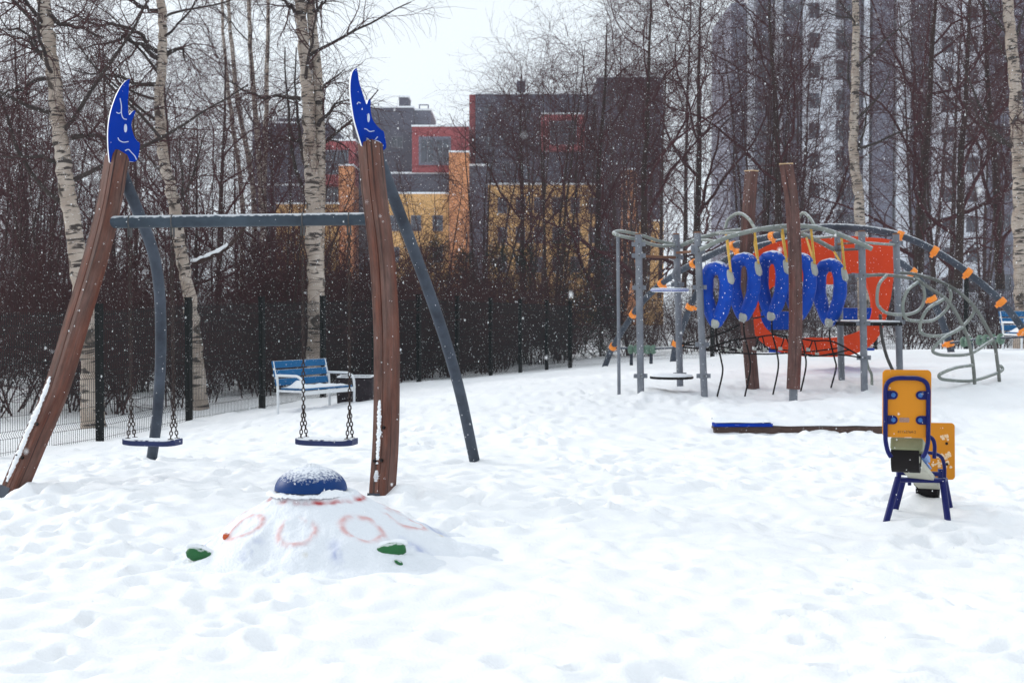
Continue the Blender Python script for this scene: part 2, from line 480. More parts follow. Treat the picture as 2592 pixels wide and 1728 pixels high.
# soft old footprints and trampled pits
fp = []
for i in range(2600):
    fx_, fy0 = rng.uniform(-6, 8), 4.4 + 17 * rng.random() ** 1.2
    if vnoise(np.array([fx_ * .55]), np.array([fy0 * .55]), 77)[0] + rng.normal(0, .3) < -.1: continue
    fp.append((fx_, fy0, rng.uniform(.035, .085), rng.uniform(.06, .13), rng.uniform(0, math.pi), rng.uniform(.012, .048)))
for tr in range(16):                                     # walking lines
    x, y, a = rng.uniform(-5, 6), rng.uniform(4.5, 16), rng.uniform(0, 2 * math.pi)
    for k in range(14):
        sgn = .09 * (1 if k % 2 else -1)
        fp.append((x - math.sin(a) * sgn, y + math.cos(a) * sgn, .065, .13, a - math.pi / 2, rng.uniform(.035, .06)))
        a += rng.normal(0, .12); x += math.cos(a) * .5; y += math.sin(a) * .5
for (x, y, sx, sy, an, d) in fp:
    i0, i1 = np.searchsorted(gx, (x - .6, x + .6)); j0, j1 = np.searchsorted(gy, (y - .6, y + .6))
    if i1 - i0 < 2 or j1 - j0 < 2: continue
    X, Yy = GX[j0:j1, i0:i1] - x, GY[j0:j1, i0:i1] - y
    c, s_ = math.cos(an), math.sin(an)
    u, v = (X * c + Yy * s_) / sx, (-X * s_ + Yy * c) / sy
    q = u * u + v * v
    GZ[j0:j1, i0:i1] += -d * np.exp(-q ** 2.2) + .4 * d * np.exp(-(np.sqrt(q) - 1.7) ** 2 * 3)
# snow heaped round feet, in the sandbox, and drifts
def heap(x, y, r, h):
    global GZ
    GZ = GZ + h * np.exp(-((GX - x) ** 2 + (GY - y) ** 2) / (r * r))
for px, py, Y, r, h in ((75, 1240, 11.3, .12, .06), (1000, 1245, 10.95, .12, .05), (2350, 1275, 10.9, .22, .05), (2340, 1345, 10.0, .25, .03)):
    q = P(px, py, Y); heap(q[0], q[1], r, h)
sb = P(1812, 1078, 16.5)
SBX0, SBX1 = sb[0], P(2400, 1078, 16.5)[0]
ss = lambda a, b, x: np.clip((x - a) / (b - a), 0, 1) ** 2 * (3 - 2 * np.clip((x - a) / (b - a), 0, 1))
GZ = GZ + .085 * ss(SBX0 - .05, SBX0 + .12, GX) * (1 - ss(SBX1 - .1, SBX1 + .4, GX)) * ss(16.50, 16.60, GY) * (1 - ss(18.2, 19.0, GY))
GZ = GZ - .055 * ss(SBX0 - .3, SBX0, GX) * (1 - ss(SBX1, SBX1 + .4, GX)) * ss(15.9, 16.38, GY) * (1 - ss(16.44, 16.5, GY))
def gz(x, y):
    i = int(np.clip(np.searchsorted(gx, x) - 1, 0, len(gx) - 2)); j = int(np.clip(np.searchsorted(gy, y) - 1, 0, len(gy) - 2))
    u = (x - gx[i]) / (gx[i + 1] - gx[i]); v = (y - gy[j]) / (gy[j + 1] - gy[j])
    return float(GZ[j, i] * (1 - u) * (1 - v) + GZ[j, i + 1] * u * (1 - v) + GZ[j + 1, i] * (1 - u) * v + GZ[j + 1, i + 1] * u * v)
nx, ny = len(gx), len(gy)
ii = (np.arange(ny - 1)[:, None] * nx + np.arange(nx - 1)[None]).ravel()
me = fast_mesh('ground', np.stack([GX, GY, GZ], -1).reshape(-1, 3), np.stack([ii, ii + 1, ii + nx + 1, ii + nx], 1), M['snow'])
tag(link('ground', me), 'deep trampled snow covering the playground and the wood floor', kind='structure')

# ------------------------------------------------------------------ trees
def tubesN(Pn, Rn, sides):
    """many tubes at once: Pn (n,k,3), Rn (n,k)"""
    n, k, _ = Pn.shape
    t = nrm(np.gradient(Pn, axis=1))
    mt = nrm(Pn[:, -1] - Pn[:, 0])
    ref = np.where(np.abs(mt[:, 2:3]) < .8, np.array([[0, 0, 1.]]), np.array([[1., 0, 0]]))
    u = nrm(np.cross(t, ref[:, None, :])); w = np.cross(t, u)
    a = np.arange(sides) * 2 * math.pi / sides
    v = Pn[:, :, None] + Rn[:, :, None, None] * (np.cos(a)[None, None, :, None] * u[:, :, None] + np.sin(a)[None, None, :, None] * w[:, :, None])
    b = (np.arange(n)[:, None, None] * k + np.arange(k - 1)[None, :, None]) * sides
    q = np.arange(sides)[None, None, :]; q2 = (q + 1) % sides
    f = np.stack([b + q, b + q2, b + sides + q2, b + sides + q], -1).reshape(-1, 4)
    return v.reshape(-1, 3), f

def children(Pp, Rp, m, t0, t1, Lf, ang, k, up, wig, rat, rmin, r, tip=.25, lenvar=.35):
    n, kk, _ = Pp.shape
    t = t0 + (t1 - t0) * (np.arange(m)[None] + r.random((n, m))) / m
    t = t.ravel(); pi = np.repeat(np.arange(n), m)
    x = t * (kk - 1); i = np.clip(x.astype(int), 0, kk - 2); fr = (x - i)[:, None]
    pos = Pp[pi, i] * (1 - fr) + Pp[pi, i + 1] * fr
    tan = nrm(Pp[pi, i + 1] - Pp[pi, i])
    rad = Rp[pi, i] * (1 - fr[:, 0]) + Rp[pi, i + 1] * fr[:, 0]
    rv = r.normal(size=pos.shape); perp = nrm(rv - tan * np.sum(rv * tan, 1, keepdims=True))
    a = np.radians(ang) * (1 + .3 * r.normal(size=len(t)))[:, None]
    d = nrm(np.cos(a) * tan + np.sin(a) * perp)
    Ln = Lf(t, pi) * (1 + lenvar * (r.random(len(t)) * 2 - 1))
    pts = [pos]
    for s in range(k - 1):
        d = nrm(d + np.array([0, 0, up]) + wig * r.normal(size=d.shape))
        pos = pos + d * (Ln / (k - 1))[:, None]
        pts.append(pos)
    Pc = np.stack(pts, 1)
    r0 = np.maximum(rad * rat, rmin)
    Rc = r0[:, None] * np.linspace(1, tip, k)[None]
    return Pc, np.maximum(Rc, rmin * .6)

def trunk_uv(k, sides, ln, rad):
    q = np.arange(sides)
    uv = np.zeros((k - 1, sides, 4, 2))
    c = 2 * math.pi * np.mean(rad) / sides
    for i in range(k - 1):
        uv[i, :, 0, 0] = q * c; uv[i, :, 1, 0] = (q + 1) * c; uv[i, :, 2, 0] = (q + 1) * c; uv[i, :, 3, 0] = q * c
        uv[i, :, 0, 1] = ln[i]; uv[i, :, 1, 1] = ln[i]; uv[i, :, 2, 1] = ln[i + 1]; uv[i, :, 3, 1] = ln[i + 1]
    return uv.reshape(-1, 2)

def add_trunk(parent, pts, rad, mt, sides=14, extra=None, off=0):
    p = np.asarray(pts) - root_loc(parent)
    v, f = tubesN(p[None], np.asarray(rad)[None], sides)
    ln = np.concatenate([[0], np.cumsum(np.linalg.norm(np.diff(p, axis=0), axis=1))]) + off
    o = link('trunk', fast_mesh('trunk', v, f, mt, trunk_uv(len(p), sides, ln, rad)), parent)
    return o

def crown(parent, sets, mt, name='crown'):
    V, F, n = [], [], 0
    for Pn, Rn, sides in sets:
        v, f = tubesN(Pn - root_loc(parent), Rn, sides); V.append(v); F.append(f + n); n += len(v)
    return link(name, fast_mesh(name, np.vstack(V), np.vstack(F), mt), parent)

def birch(name, label, px_pts, Y, w_px, seed, base, limbs_px=(), twin=None, dens=1.0, lim0=.24, ztop=13.0, group=None):
    """birch with a trunk traced down the photo; px_pts from top of frame downwards"""
    r = np.random.default_rng(seed)
    pts = [P(x, y, Y) for x, y in px_pts][::-1]
    bz = gz(pts[0][0], Y)
    pts[0][2] = bz - .1
    t = thing(name, (pts[0][0], Y, bz), label, 'tree', group)
    d = pts[-1] - pts[-2]; d = d / d[2]
    top = pts[-1].copy(); extra = []
    while top[2] < ztop:
        top = top + np.array([d[0] * .8 + r.normal(0, .12), r.normal(0, .12), 1.5]); extra.append(top.copy())
    tp = smooth(pts + extra, 7)
    tp[:, :2] += .015 * r.normal(size=(len(tp), 2))
    rb = w_px / FPX * Y / 2
    s = (tp[:, 2] - bz) / (tp[-1, 2] - bz)
    rad = rb * (1.12 - .85 * s) * (1 + .35 * np.exp(-np.maximum(tp[:, 2] - bz, 0) * 2.5)) * (1 + .04 * r.normal(size=len(tp)))
    add_trunk(t, tp, rad, M['birch'], 16)
    T = smooth(tp[::5], 1)[None]; RT = rad[::5][None]
    L1 = [children(T, RT, int(18 * dens), lim0, .97, lambda q, p: 3.4 - 2.0 * q, 58, 9, .07, .13, .33, .012, r)]
    for lp in limbs_px:
        q = smooth([P(x, y, Y + dy) for (x, y), dy in zip(lp, np.linspace(0, r.uniform(-.5, .5), len(lp)))], 6)
        q = q[np.linspace(0, len(q) - 1, 9).astype(int)] + .03 * r.normal(size=(9, 3))
        L1.append((q[None], np.linspace(.05, .012, 9)[None]))
    P1 = np.concatenate([a for a, _ in L1]); R1 = np.concatenate([b for _, b in L1])
    P2, R2 = children(P1, R1, 7, .18, 1.0, lambda q, p: .95 + .3 * r.random(len(q)), 48, 7, -.03, .2, .5, .0055, r)
    P3, R3 = children(P2, R2, 9, .15, 1.0, lambda q, p: .55 + .35 * r.random(len(q)), 45, 5, -.22, .18, .6, .0034, r)
    P4, R4 = children(P1, R1, 13, .25, 1.0, lambda q, p: .8 + .3 * r.random(len(q)), 50, 6, -.25, .16, .25, .0036, r)
    crown(t, [(P1, R1, 6)], M['limb'], 'limbs')
    crown(t, [(P2, R2, 4), (P3, R3, 3), (P4, R4, 3)], M['twig'])
    if twin:
        q = smooth([P(x, y, Y + .12) for x, y in twin][::-1], 8)
        rr = np.linspace(rb * .75, rb * .5, len(q))
        add_trunk(t, q, rr, M['birch'], 14, off=3.7)
    return t

birch('birch_tree', 'pale birch leaning to the right behind the fence, beside the slanted wooden swing post',
      [(106, -60), (118, 60), (132, 170), (150, 320), (166, 450), (184, 570), (206, 720), (226, 880), (238, 1050)], 23.5, 46, 1, 0,
      [[(128, 165), (80, 105), (0, 48)], [(130, 178), (70, 215), (-20, 245)], [(162, 425), (100, 395), (-10, 392)], [(125, 40), (190, 70), (270, 95)], [(178, 350), (235, 345), (285, 350)]], lim0=.26)
birch('birch_tree', 'slim birch with a bend at mid height, behind the swing crossbeam',
      [(404, -60), (412, 60), (408, 170), (404, 290), (414, 400), (438, 500), (452, 600), (474, 720), (492, 850), (506, 1010)], 27.0, 33, 2, 0,
      [[(400, 132), (330, 72), (235, 60), (140, 5)], [(398, 150), (310, 95), (210, 130)], [(396, 225), (310, 198), (190, 178)], [(415, 140), (455, 120), (470, 150)], [(398, 30), (345, 10), (300, -30)]], lim0=.24)
birch('birch_tree', 'thick twin-stemmed birch behind the blue bench, between the two swing posts',
      [(758, -60), (764, 60), (775, 200), (785, 350), (790, 480), (796, 620), (800, 760), (800, 1000)], 30.0, 42, 3, 0,
      [[(765, 255), (700, 242), (640, 238), (580, 205)], [(808, 315), (840, 275), (885, 244)], [(750, 30), (720, 5), (690, -30)], [(800, 30), (830, -10)], [(770, 360), (730, 350), (690, 372)]],
      twin=[(782, -60), (790, 60), (803, 180), (810, 330), (810, 480), (806, 640), (806, 800)], lim0=.24)
birch('birch_tree', 'slender pale birch rising behind the red-orange climbing panel',
      [(2164, -60), (2166, 100), (2165, 250), (2160, 380), (2172, 480), (2180, 620), (2186, 780), (2190, 910)], 44.0, 29, 4, 0, lim0=.30, dens=.8, ztop=17)
birch('birch_tree', 'birch with black patched bark behind the far bench at the fence',
      [(2548, -60), (2556, 60), (2568, 190), (2574, 330), (2582, 480), (2586, 640), (2592, 780), (2594, 900)], 39.0, 42, 5, 0, lim0=.26, dens=.9, ztop=16)
for px0, px1, Y, w, sd in ((575, 640, 52, 16, 21), (628, 662, 55, 18, 22), (680, 668, 50, 15, 23), (560, 610, 58, 14, 24)):
    birch('birch_tree', 'distant thin pale birch in the stand of birches behind the swing crossbeam',
          [(px0, -60), (px0 * .7 + px1 * .3, 200), (px1, 480), (px1 + 4, 700), (px1 + 6, 960)], Y, w, sd, 0, dens=1.0, lim0=.28, ztop=19, group='distant thin birches')

# --- dark bare trees: prototypes, then copies
def dark_tree(seed, h, style):
    r = np.random.default_rng(seed)
    t = thing('bare_tree', (0, 0, 0), 'bare dark brown tree in the wood behind the fence', 'tree', 'bare trees of the wood')
    stems = {'single': 1, 'fork': 2, 'multi': 5, 'spread': 1}[style]
    k = 13
    TP, TR = [], []
    for s in range(stems):
        a = r.uniform(0, 2 * math.pi); lean = {'single': .03, 'fork': .10, 'multi': .22, 'spread': .07}[style] * (1 + .4 * r.normal())
        z = np.linspace(-.15, h * (1 if s == 0 else r.uniform(.75, 1)), k)
        bend = lean * z ** .9 + .04 * np.sin(z * .9 + r.uniform(0, 6))
        x = math.cos(a) * bend + .03 * r.normal(size=k).cumsum(); y = math.sin(a) * bend + .03 * r.normal(size=k).cumsum()
        TP.append(np.stack([x, y, z], 1)); TR.append((.0135 * h if style == 'spread' else .010 * h if stems == 1 else .0068 * h) * np.linspace(1, .14, k))
    TP, TR = np.array(TP), np.array(TR)
    m1 = {'single': 24, 'fork': 14, 'multi': 8, 'spread': 12}[style]
    if style == 'spread': TP[:, :, :2] += .10 * np.sin(np.linspace(0, 5, k))[None, :, None] * r.normal(size=(1, 1, 2))
    extra = []
    if style == 'spread':
        P1, R1 = children(TP, TR, m1, .20, .95, lambda q, p: h * (.56 - .34 * q), 47, 12, .045, .19, .55, .014, r)
        P2, R2 = children(P1, R1, 8, .15, 1.0, lambda q, p: h * .19 * (1.2 - .5 * q), 46, 9, .02, .2, .5, .0085, r)
        P3, R3 = children(P2, R2, 6, .1, 1.0, lambda q, p: h * .10 * np.ones(len(q)), 44, 6, -.01, .22, .6, .0060, r)
        P4, R4 = children(P3, R3, 4, .1, 1.0, lambda q, p: h * .05 * np.ones(len(q)), 42, 4, -.03, .22, .7, .0048, r)
        extra = [(P4, R4, 3)]
    else:
        P1, R1 = children(TP, TR, m1, .17, .98, lambda q, p: h * (.42 - .27 * q), 54, 10, .05, .17, .42, .012, r)
        P2, R2 = children(P1, R1, 6, .12, 1.0, lambda q, p: h * .15 * (1.2 - .5 * q), 46, 8, .01, .2, .5, .0085, r)
        P3, R3 = children(P2, R2, 4, .1, 1.0, lambda q, p: h * .085 * np.ones(len(q)), 42, 6, -.02, .22, .6, .0060, r)
    V, F, U, n = [], [], [], 0
    for s in range(stems):
        v, f = tubesN(TP[s:s + 1], TR[s:s + 1], 8)
        link('trunk', fast_mesh('trunk', v, f, M['bark']), t)
    crown(t, [(P1, R1, 5), (P2, R2, 3), (P3, R3, 3)] + extra, M['twig2'])
    return t
protos = [dark_tree(31, 11, 'single'), dark_tree(32, 12, 'fork'), dark_tree(33, 10, 'multi'), dark_tree(34, 13, 'single'),
          dark_tree(35, 9, 'multi'), dark_tree(36, 11, 'fork'),
          dark_tree(37, 13, 'spread'), dark_tree(38, 12, 'spread'), dark_tree(39, 14, 'spread')]
PH = [11, 12, 10, 13, 9, 11, 13, 12, 14]
used = [False] * len(protos)
def plant(i, px, Y, hpx_top, label=None):
    """copy prototype i so that its top reaches photo row hpx_top"""
    q = P(px, HOR, Y); g = gz(q[0], Y)
    h = P(px, hpx_top, Y)[2] - g
    sc = h / PH[i]
    sw = sc if sc < 1.15 else 1.15 * (sc / 1.15) ** .5
    if used[i]:
        o = dup(protos[i], (q[0], Y, g), random.uniform(0, 6.28), (sw, sw, sc))
    else:
        used[i] = True; o = protos[i]
        o.location = (q[0], Y, g); o.rotation_euler = (0, 0, random.uniform(0, 6.28)); o.scale = (sw, sw, sc)
    if label:
        o['label'] = label
        if 'group' in o: del o['group']
    else:
        o['label'] = 'bare dark brown tree in the wood behind the fence'; o['group'] = 'bare trees of the wood'
    return o
def fence_x(Y):
    a, b = FN(0), FN(10); return a[0] + (b[0] - a[0]) * (Y - a[1]) / (b[1] - a[1])
# trees that stand out in the photograph
plant(2, 1390, 50, 120, 'many-stemmed bare tree fanning out in front of the yellow and grey apartment block')
plant(6, 1640, 49, -60, 'dark spreading tree rising behind the pole with the loop handle')
plant(7, 1985, 50, -120, 'dark spreading tree rising behind the two tall wooden posts')
plant(8, 2305, 49, -200, 'dark heavy-limbed tree in front of the white tower block, behind the looped climbing tubes')
plant(6, 2440, 47, -160, 'dark spreading tree in front of the white tower block, beside the patched birch')
plant(4, 1215, 54, 255, 'low many-stemmed tree with upright twigs in front of the red-framed window block')
plant(4, 1110, 60, 400, 'small bare tree in front of the yellow wall below the red-framed window')
for k_, px_, y_, t_ in ((7, 1500, 52, 60), (8, 1745, 53, -40), (6, 2530, 50, -150), (7, 300, 36, 120), (8, 560, 45, 150), (6, 60, 40, 100), (7, 700, 50, 260), (8, 1310, 55, 180), (6, 440, 52, 170)):
    plant(k_, px_, y_, t_)
def top_row(px):
    xs = [-200, 0, 400, 800, 860, 900, 1040, 1130, 1200, 1320, 1420, 1560, 1700, 2000, 2600, 2800]
    ys = [180, 170, 200, 300, 470, 560, 540, 440, 290, 170, 60, -20, -60, -100, -120, -120]
    return np.interp(px, xs, ys)
cnt = 0
for i in range(900):
    if cnt >= 60: break
    px = rng.uniform(-150, 2750); Y = rng.uniform(30, 88)
    if rng.random() > np.interp(px, [0, 800, 880, 1120, 1180, 1250, 1720, 1800, 2700], [.9, .9, .2, .2, .40, .65, .8, .2, .2]): continue
    x = (px - CX) / FPX * Y
    if Y < 50 and x > fence_x(Y) - 1.5: continue
    if Y < 49 and px > 1400: continue
    tr = top_row(px) + abs(rng.normal(0, 170)) + (0 if 860 < px < 1180 else rng.uniform(-40, 60))
    plant(int(rng.integers(0, 6)), px, Y, min(tr, 640)); cnt += 1
# --- shrubs
def shrub(seed, h):
    r = np.random.default_rng(seed)
    n = 11; k = 8
    base = np.zeros((n, 3)); base[:, :2] = r.normal(0, .18, (n, 2)); base[:, 2] = -.1
    a = r.uniform(0, 2 * math.pi, n); ln = .35 * np.abs(r.normal(1, .4, n))
    d = nrm(np.stack([np.cos(a) * ln, np.sin(a) * ln, np.ones(n)], 1)); pts = [base]; p = base
    L = h * r.uniform(.6, 1.05, n)
    for s in range(k - 1):
        d = nrm(d + .10 * r.normal(size=d.shape)); p = p + d * (L / (k - 1))[:, None]; pts.append(p)
    P0 = np.stack(pts, 1); R0 = (.018 * np.linspace(1, .3, k))[None] * r.uniform(.7, 1.3, (n, 1))
    P1, R1 = children(P0, R0, 9, .08, 1, lambda q, p: h * .30 * np.ones(len(q)), 42, 5, .07, .18, .55, .0085, r)
    P2, R2 = children(P1, R1, 6, .1, 1, lambda q, p: h * .15 * np.ones(len(q)), 40, 4, .04, .22, .6, .006, r)
    V, F, nn = [], [], 0
    for Pn, Rn, s_ in ((P0, R0, 5), (P1, R1, 3), (P2, R2, 3)):
        v, f = tubesN(Pn, Rn, s_); V.append(v); F.append(f + nn); nn += len(v)
    return fast_mesh('bare_shrub', np.vstack(V), np.vstack(F), M['twig3'])
shm = [shrub(51 + i, 3.4) for i in range(5)]
cnt = 0
for i in range(2000):
    if cnt >= 260: break
    px = rng.uniform(-120, 2720); Y = 25 + 50 * rng.random() ** 1.3
    x = (px - CX) / FPX * Y
    if cnt < 60:
        Y = rng.uniform(31, 50); x = fence_x(Y) - rng.uniform(1.0, 5); px = CX + x / Y * FPX
    if Y < 49 and x > fence_x(Y) - .9: continue
    if Y < 47.5 and px > 1400: continue
    o = link('bare_shrub', shm[cnt % 5])
    o.location = (x, Y, gz(x, Y)); o.rotation_euler = (0, 0, rng.uniform(0, 6.28)); s_ = .42 + .75 * rng.random() ** 1.5; o.scale = (s_ * 1.15, s_ * 1.15, s_)
    tag(o, 'leafless reddish brown shrub in the thicket behind the mesh fence', 'shrub', 'shrubs of the thicket')
    cnt += 1
# --- young spruces behind the fence
def spruce(seed, h):
    r = np.random.default_rng(seed)
    t = thing('young_spruce', (0, 0, 0), 'small dark green young spruce behind the far run of the mesh fence', 'tree', 'young spruces behind the fence')
    tp = np.stack([np.zeros(8), np.zeros(8), np.linspace(-.1, h, 8)], 1)[None]; tr = np.linspace(.05, .006, 8)[None]
    P1, R1 = children(tp, tr, 70, .04, .99, lambda q, p: .36 * h * (1.05 - q), 78, 6, -.02, .08, .3, .006, r)
    P2, R2 = children(P1, R1, 9, .1, 1, lambda q, p: .1 * h * np.ones(len(q)), 50, 3, -.05, .15, .7, .007, r)
    P3, R3 = children(P2, R2, 6, .1, 1, lambda q, p: .07 * np.ones(len(q)), 55, 3, .0, .1, .9, .008, r)
    v, f = tubesN(tp, tr, 7); link('trunk', fast_mesh('trunk', v, f, M['bark']), t)
    crown(t, [(P1, R1, 3), (P2, R2, 3), (P3, R3, 3)], M['needle'])
    return t
sp = [spruce(61, 4.2), spruce(62, 3.4)]
first = [True, True]
for j, (px, Y, sc) in enumerate(((1105, 50, 1.05), (1180, 51, 1.15), (1265, 50, 1.0), (1330, 52, 1.2), (1430, 51, 1.1), (1040, 47, .9), (960, 42, .85), (880, 38, .8), (1520, 53, 1.0), (330, 34, .6))):
    k = j % 2; x = (px - CX) / FPX * Y
    if first[k]:
        first[k] = False; o = sp[k]; o.location = (x, Y, gz(x, Y)); o.scale = (sc,) * 3
    else:
        dup(sp[k], (x, Y, gz(x, Y)), random.uniform(0, 6), sc)
# --- broken bough lying in the branches, snow on it
q = smooth([P(487, 668, 27.2), P(530, 650, 27.2), P(572, 628, 27.2), P(600, 600, 27.1), P(622, 570, 27.0)], 6)
bo = thing('broken_bough', q[0], 'thick broken bough with a strip of snow on it, hanging beside the bent birch', 'branch')
MB().tube(q, np.linspace(.06, .03, len(q)), 8).build('bough', M['bark'], bo)
qs = q[:14] + np.array([0, -.02, .045])
MB().tube(qs + .008 * np.random.default_rng(4).normal(size=qs.shape), .046 * np.sin(np.linspace(.4, 2.75, 14)) ** .35 * np.random.default_rng(5).uniform(.65, 1.15, 14), 8).build('snow_strip', M['snow_crust'], bo)

# ------------------------------------------------------------------ apartment blocks behind the wood
M['w_dark'] = mat('slate_render', (.085, .082, .112), .85, var=.12, scale=.6)
M['w_red'] = mat('red_render', (.30, .055, .060), .85, var=.1, scale=.6)
M['w_orange'] = mat('orange_render', (.62, .25, .10), .85, var=.1, scale=.6)
M['w_yellow'] = mat('yellow_render', (.66, .37, .13), .85, var=.1, scale=.6)
M['w_white'] = mat('white_cladding', (.78, .80, .86), .8, var=.06, scale=.4)
M['w_grey'] = mat('grey_cladding', (.17, .17, .22), .8, var=.1, scale=.4)
M['glass'] = mat('window_glass', (.045, .05, .07), .12, var=.3, scale=.8, spec=.6)
M['frame'] = mat('window_frame', (.13, .13, .16), .6, var=.05)
M['joint'] = mat('panel_joint', (.36, .37, .42), .85)
M['roofsnow'] = M['snow_crust']
def px_rect(x0, x1, y0, y1, Y):
    a, b = P(x0, y1, Y), P(x1, y0, Y)
    return a[0], b[0], a[2], b[2]
def block(parent, x0, x1, y0, y1, Y, depth, m, name='wall', base=False, snow=True):
    X0, X1, Z0, Z1 = px_rect(x0, x1, y0, y1, Y)
    if base: Z0 = -.6
    o = MB().bx(X0, X1, Y, Y + depth, Z0, Z1).build(name, M[m], parent, ang=0)
    if snow:
        MB().bx(X0 - .05, X1 + .05, Y - .06, Y + depth + .05, Z1 + .002, Z1 + .16).build('roof_snow', M['snow_crust'], o, ang=0)
    return o
_wm = {}
def window(parent, x0, x1, y0, y1, Y, split=1, half=0):
    X0, X1, Z0, Z1 = px_rect(x0, x1, y0, y1, Y)
    w, h = round(X1 - X0, 2), round(Z1 - Z0, 2)
    if (w, h, split) not in _wm:
        f = .09; mb = MB()
        mb.bx(-w / 2, w / 2, -.06, .04, -h / 2, -h / 2 + f).bx(-w / 2, w / 2, -.06, .04, h / 2 - f, h / 2)
        mb.bx(-w / 2, -w / 2 + f, -.058, .04, -h / 2 + f, h / 2 - f).bx(w / 2 - f, w / 2, -.058, .04, -h / 2 + f, h / 2 - f)
        for s in range(1, split):
            c = -w / 2 + w * s / split; mb.bx(c - .035, c + .035, -.055, .04, -h / 2 + f, h / 2 - f)
        fo = mb.build('window', M['frame'], None, ang=0); fm = fo.data; bpy.data.objects.remove(fo)
        po = MB().bx(-w / 2 + f, w / 2 - f, -.03, .0, -h / 2 + f, h / 2 - f).build('pane', M['glass'], None, ang=0); pm = po.data; bpy.data.objects.remove(po)
        _wm[(w, h, split)] = (fm, pm)
    fm, pm = _wm[(w, h, split)]
    o = link('window', fm, parent); o.location = Vector(((X0 + X1) / 2, Y, (Z0 + Z1) / 2)) - Vector(root_loc(parent))
    link('pane', pm, o)
    return o
# grey, red and yellow terraced block
YB = 125.0
q = P(1050, HOR, YB)
b1 = thing('apartment_block', (q[0], YB, -.6), 'terraced apartment block with red window frames, slate walls and yellow base', 'building')
block(b1, 640, 832, 312, 640, YB + 10, 12, 'w_dark', base=True)
block(b1, 700, 772, 300, 318, YB + 14, 6, 'w_dark', 'stair_head')
r_ = block(b1, 812, 899, 357, 470, YB + 3, 9, 'w_red'); window(b1, 824, 882, 380, 442, YB + 2.93, 2)
block(b1, 640, 858, 470, 640, YB + 4.5, 8, 'w_dark', base=True); window(b1, 822, 856, 476, 515, YB + 4.43, 2); window(b1, 760, 800, 476, 515, YB + 4.43, 2)
block(b1, 858, 894, 420, 640, YB + 1.5, 8, 'w_orange', base=True)
block(b1, 700, 857, 517, 700, YB + 1, 3, 'w_yellow', base=True)
block(b1, 894, 1046, 273, 640, YB + 6, 10, 'w_dark', base=True)
block(b1, 1047, 1090, 280, 640, YB + 8, 9, 'w_grey', base=True)
ch = block(b1, 1010, 1034, 247, 274, YB + 9, 3, 'w_dark', 'chimney')
for z in (900, 990): window(b1, z, z + 30, 345, 375, YB + 5.93, 2)
window(b1, 905, 940, 430, 470, YB + 5.93, 2)
MB().tube([P(958, 262, YB + 9), P(958, 273, YB + 9)], .06, 5).tube([P(1060, 266, YB + 9), P(1085, 266, YB + 9)], .06, 5).tube([P(1062, 266, YB + 9), P(1062, 280, YB + 9)], .06, 5).tube([P(1084, 266, YB + 9), P(1084, 280, YB + 9)], .06, 5).build('roof_rail', M['w_grey'], b1)
block(b1, 1043, 1187, 321, 436, YB + 2, 10, 'w_red')
MB().bx(*(lambda a: (a[0], a[1], YB + 1.9, YB + 2.4, a[2], a[3]))(px_rect(1060, 1141, 346, 418, YB + 1.9))).build('loggia_recess', M['w_grey'], b1, ang=0)
window(b1, 1064, 1100, 352, 413, YB + 1.83, 2); window(b1, 1103, 1138, 352, 413, YB + 1.83, 2)
block(b1, 1137, 1187, 386, 640, YB, 12, 'w_orange', base=True)
block(b1, 990, 1136, 440, 500, YB + 2.5, 8, 'w_dark')
block(b1, 940, 1135, 491, 700, YB + .8, 9, 'w_yellow', base=True)
for x in (985, 1040, 1095): window(b1, x, x + 26, 545, 585, YB + .73, 2)
for x in (985, 1040, 1095): window(b1, x, x + 26, 625, 665, YB + .73, 2)
# second wing
q = P(1400, HOR, YB)
b2 = thing('apartment_block', (q[0], YB, -.6), 'taller slate apartment block with a red corner strip and yellow lower wall', 'building')
block(b2, 1204, 1500, 239, 760, YB + 4, 14, 'w_dark', base=True)
block(b2, 1188, 1203, 240, 470, YB + 5, 12, 'w_red', snow=False)
block(b2, 1308, 1330, 205, 240, YB + 9, 3, 'w_dark', 'chimney')
block(b2, 1370, 1480, 290, 380, YB + 2.2, 4, 'w_red')
window(b2, 1392, 1460, 306, 366, YB + 2.13, 3)
block(b2, 1235, 1510, 468, 760, YB + 1.5, 6, 'w_yellow', base=True)
block(b2, 1188, 1234, 420, 760, YB + 1, 6, 'w_dark', base=True)
block(b2, 1511, 1680, 196, 760, YB + 2, 16, 'w_dark', base=True)
block(b2, 1575, 1612, 430, 640, YB + .5, 3, 'w_orange', base=True)
block(b2, 1611.5, 1680, 560, 760, YB + .8, 3, 'w_yellow', base=True)
for yy in range(265, 450, 72):
    for xx in (1225, 1270, 1320): window(b2, xx, xx + 24, yy, yy + 40, YB + 3.93, 2)
for yy in range(225, 700, 72):
    for xx in (1530, 1625): window(b2, xx, xx + 26, yy, yy + 42, YB + 1.93, 2)
for xx in range(1260, 1500, 46):
    for yy in (500, 575, 650): window(b2, xx, xx + 24, yy, yy + 40, YB + 1.43, 2)
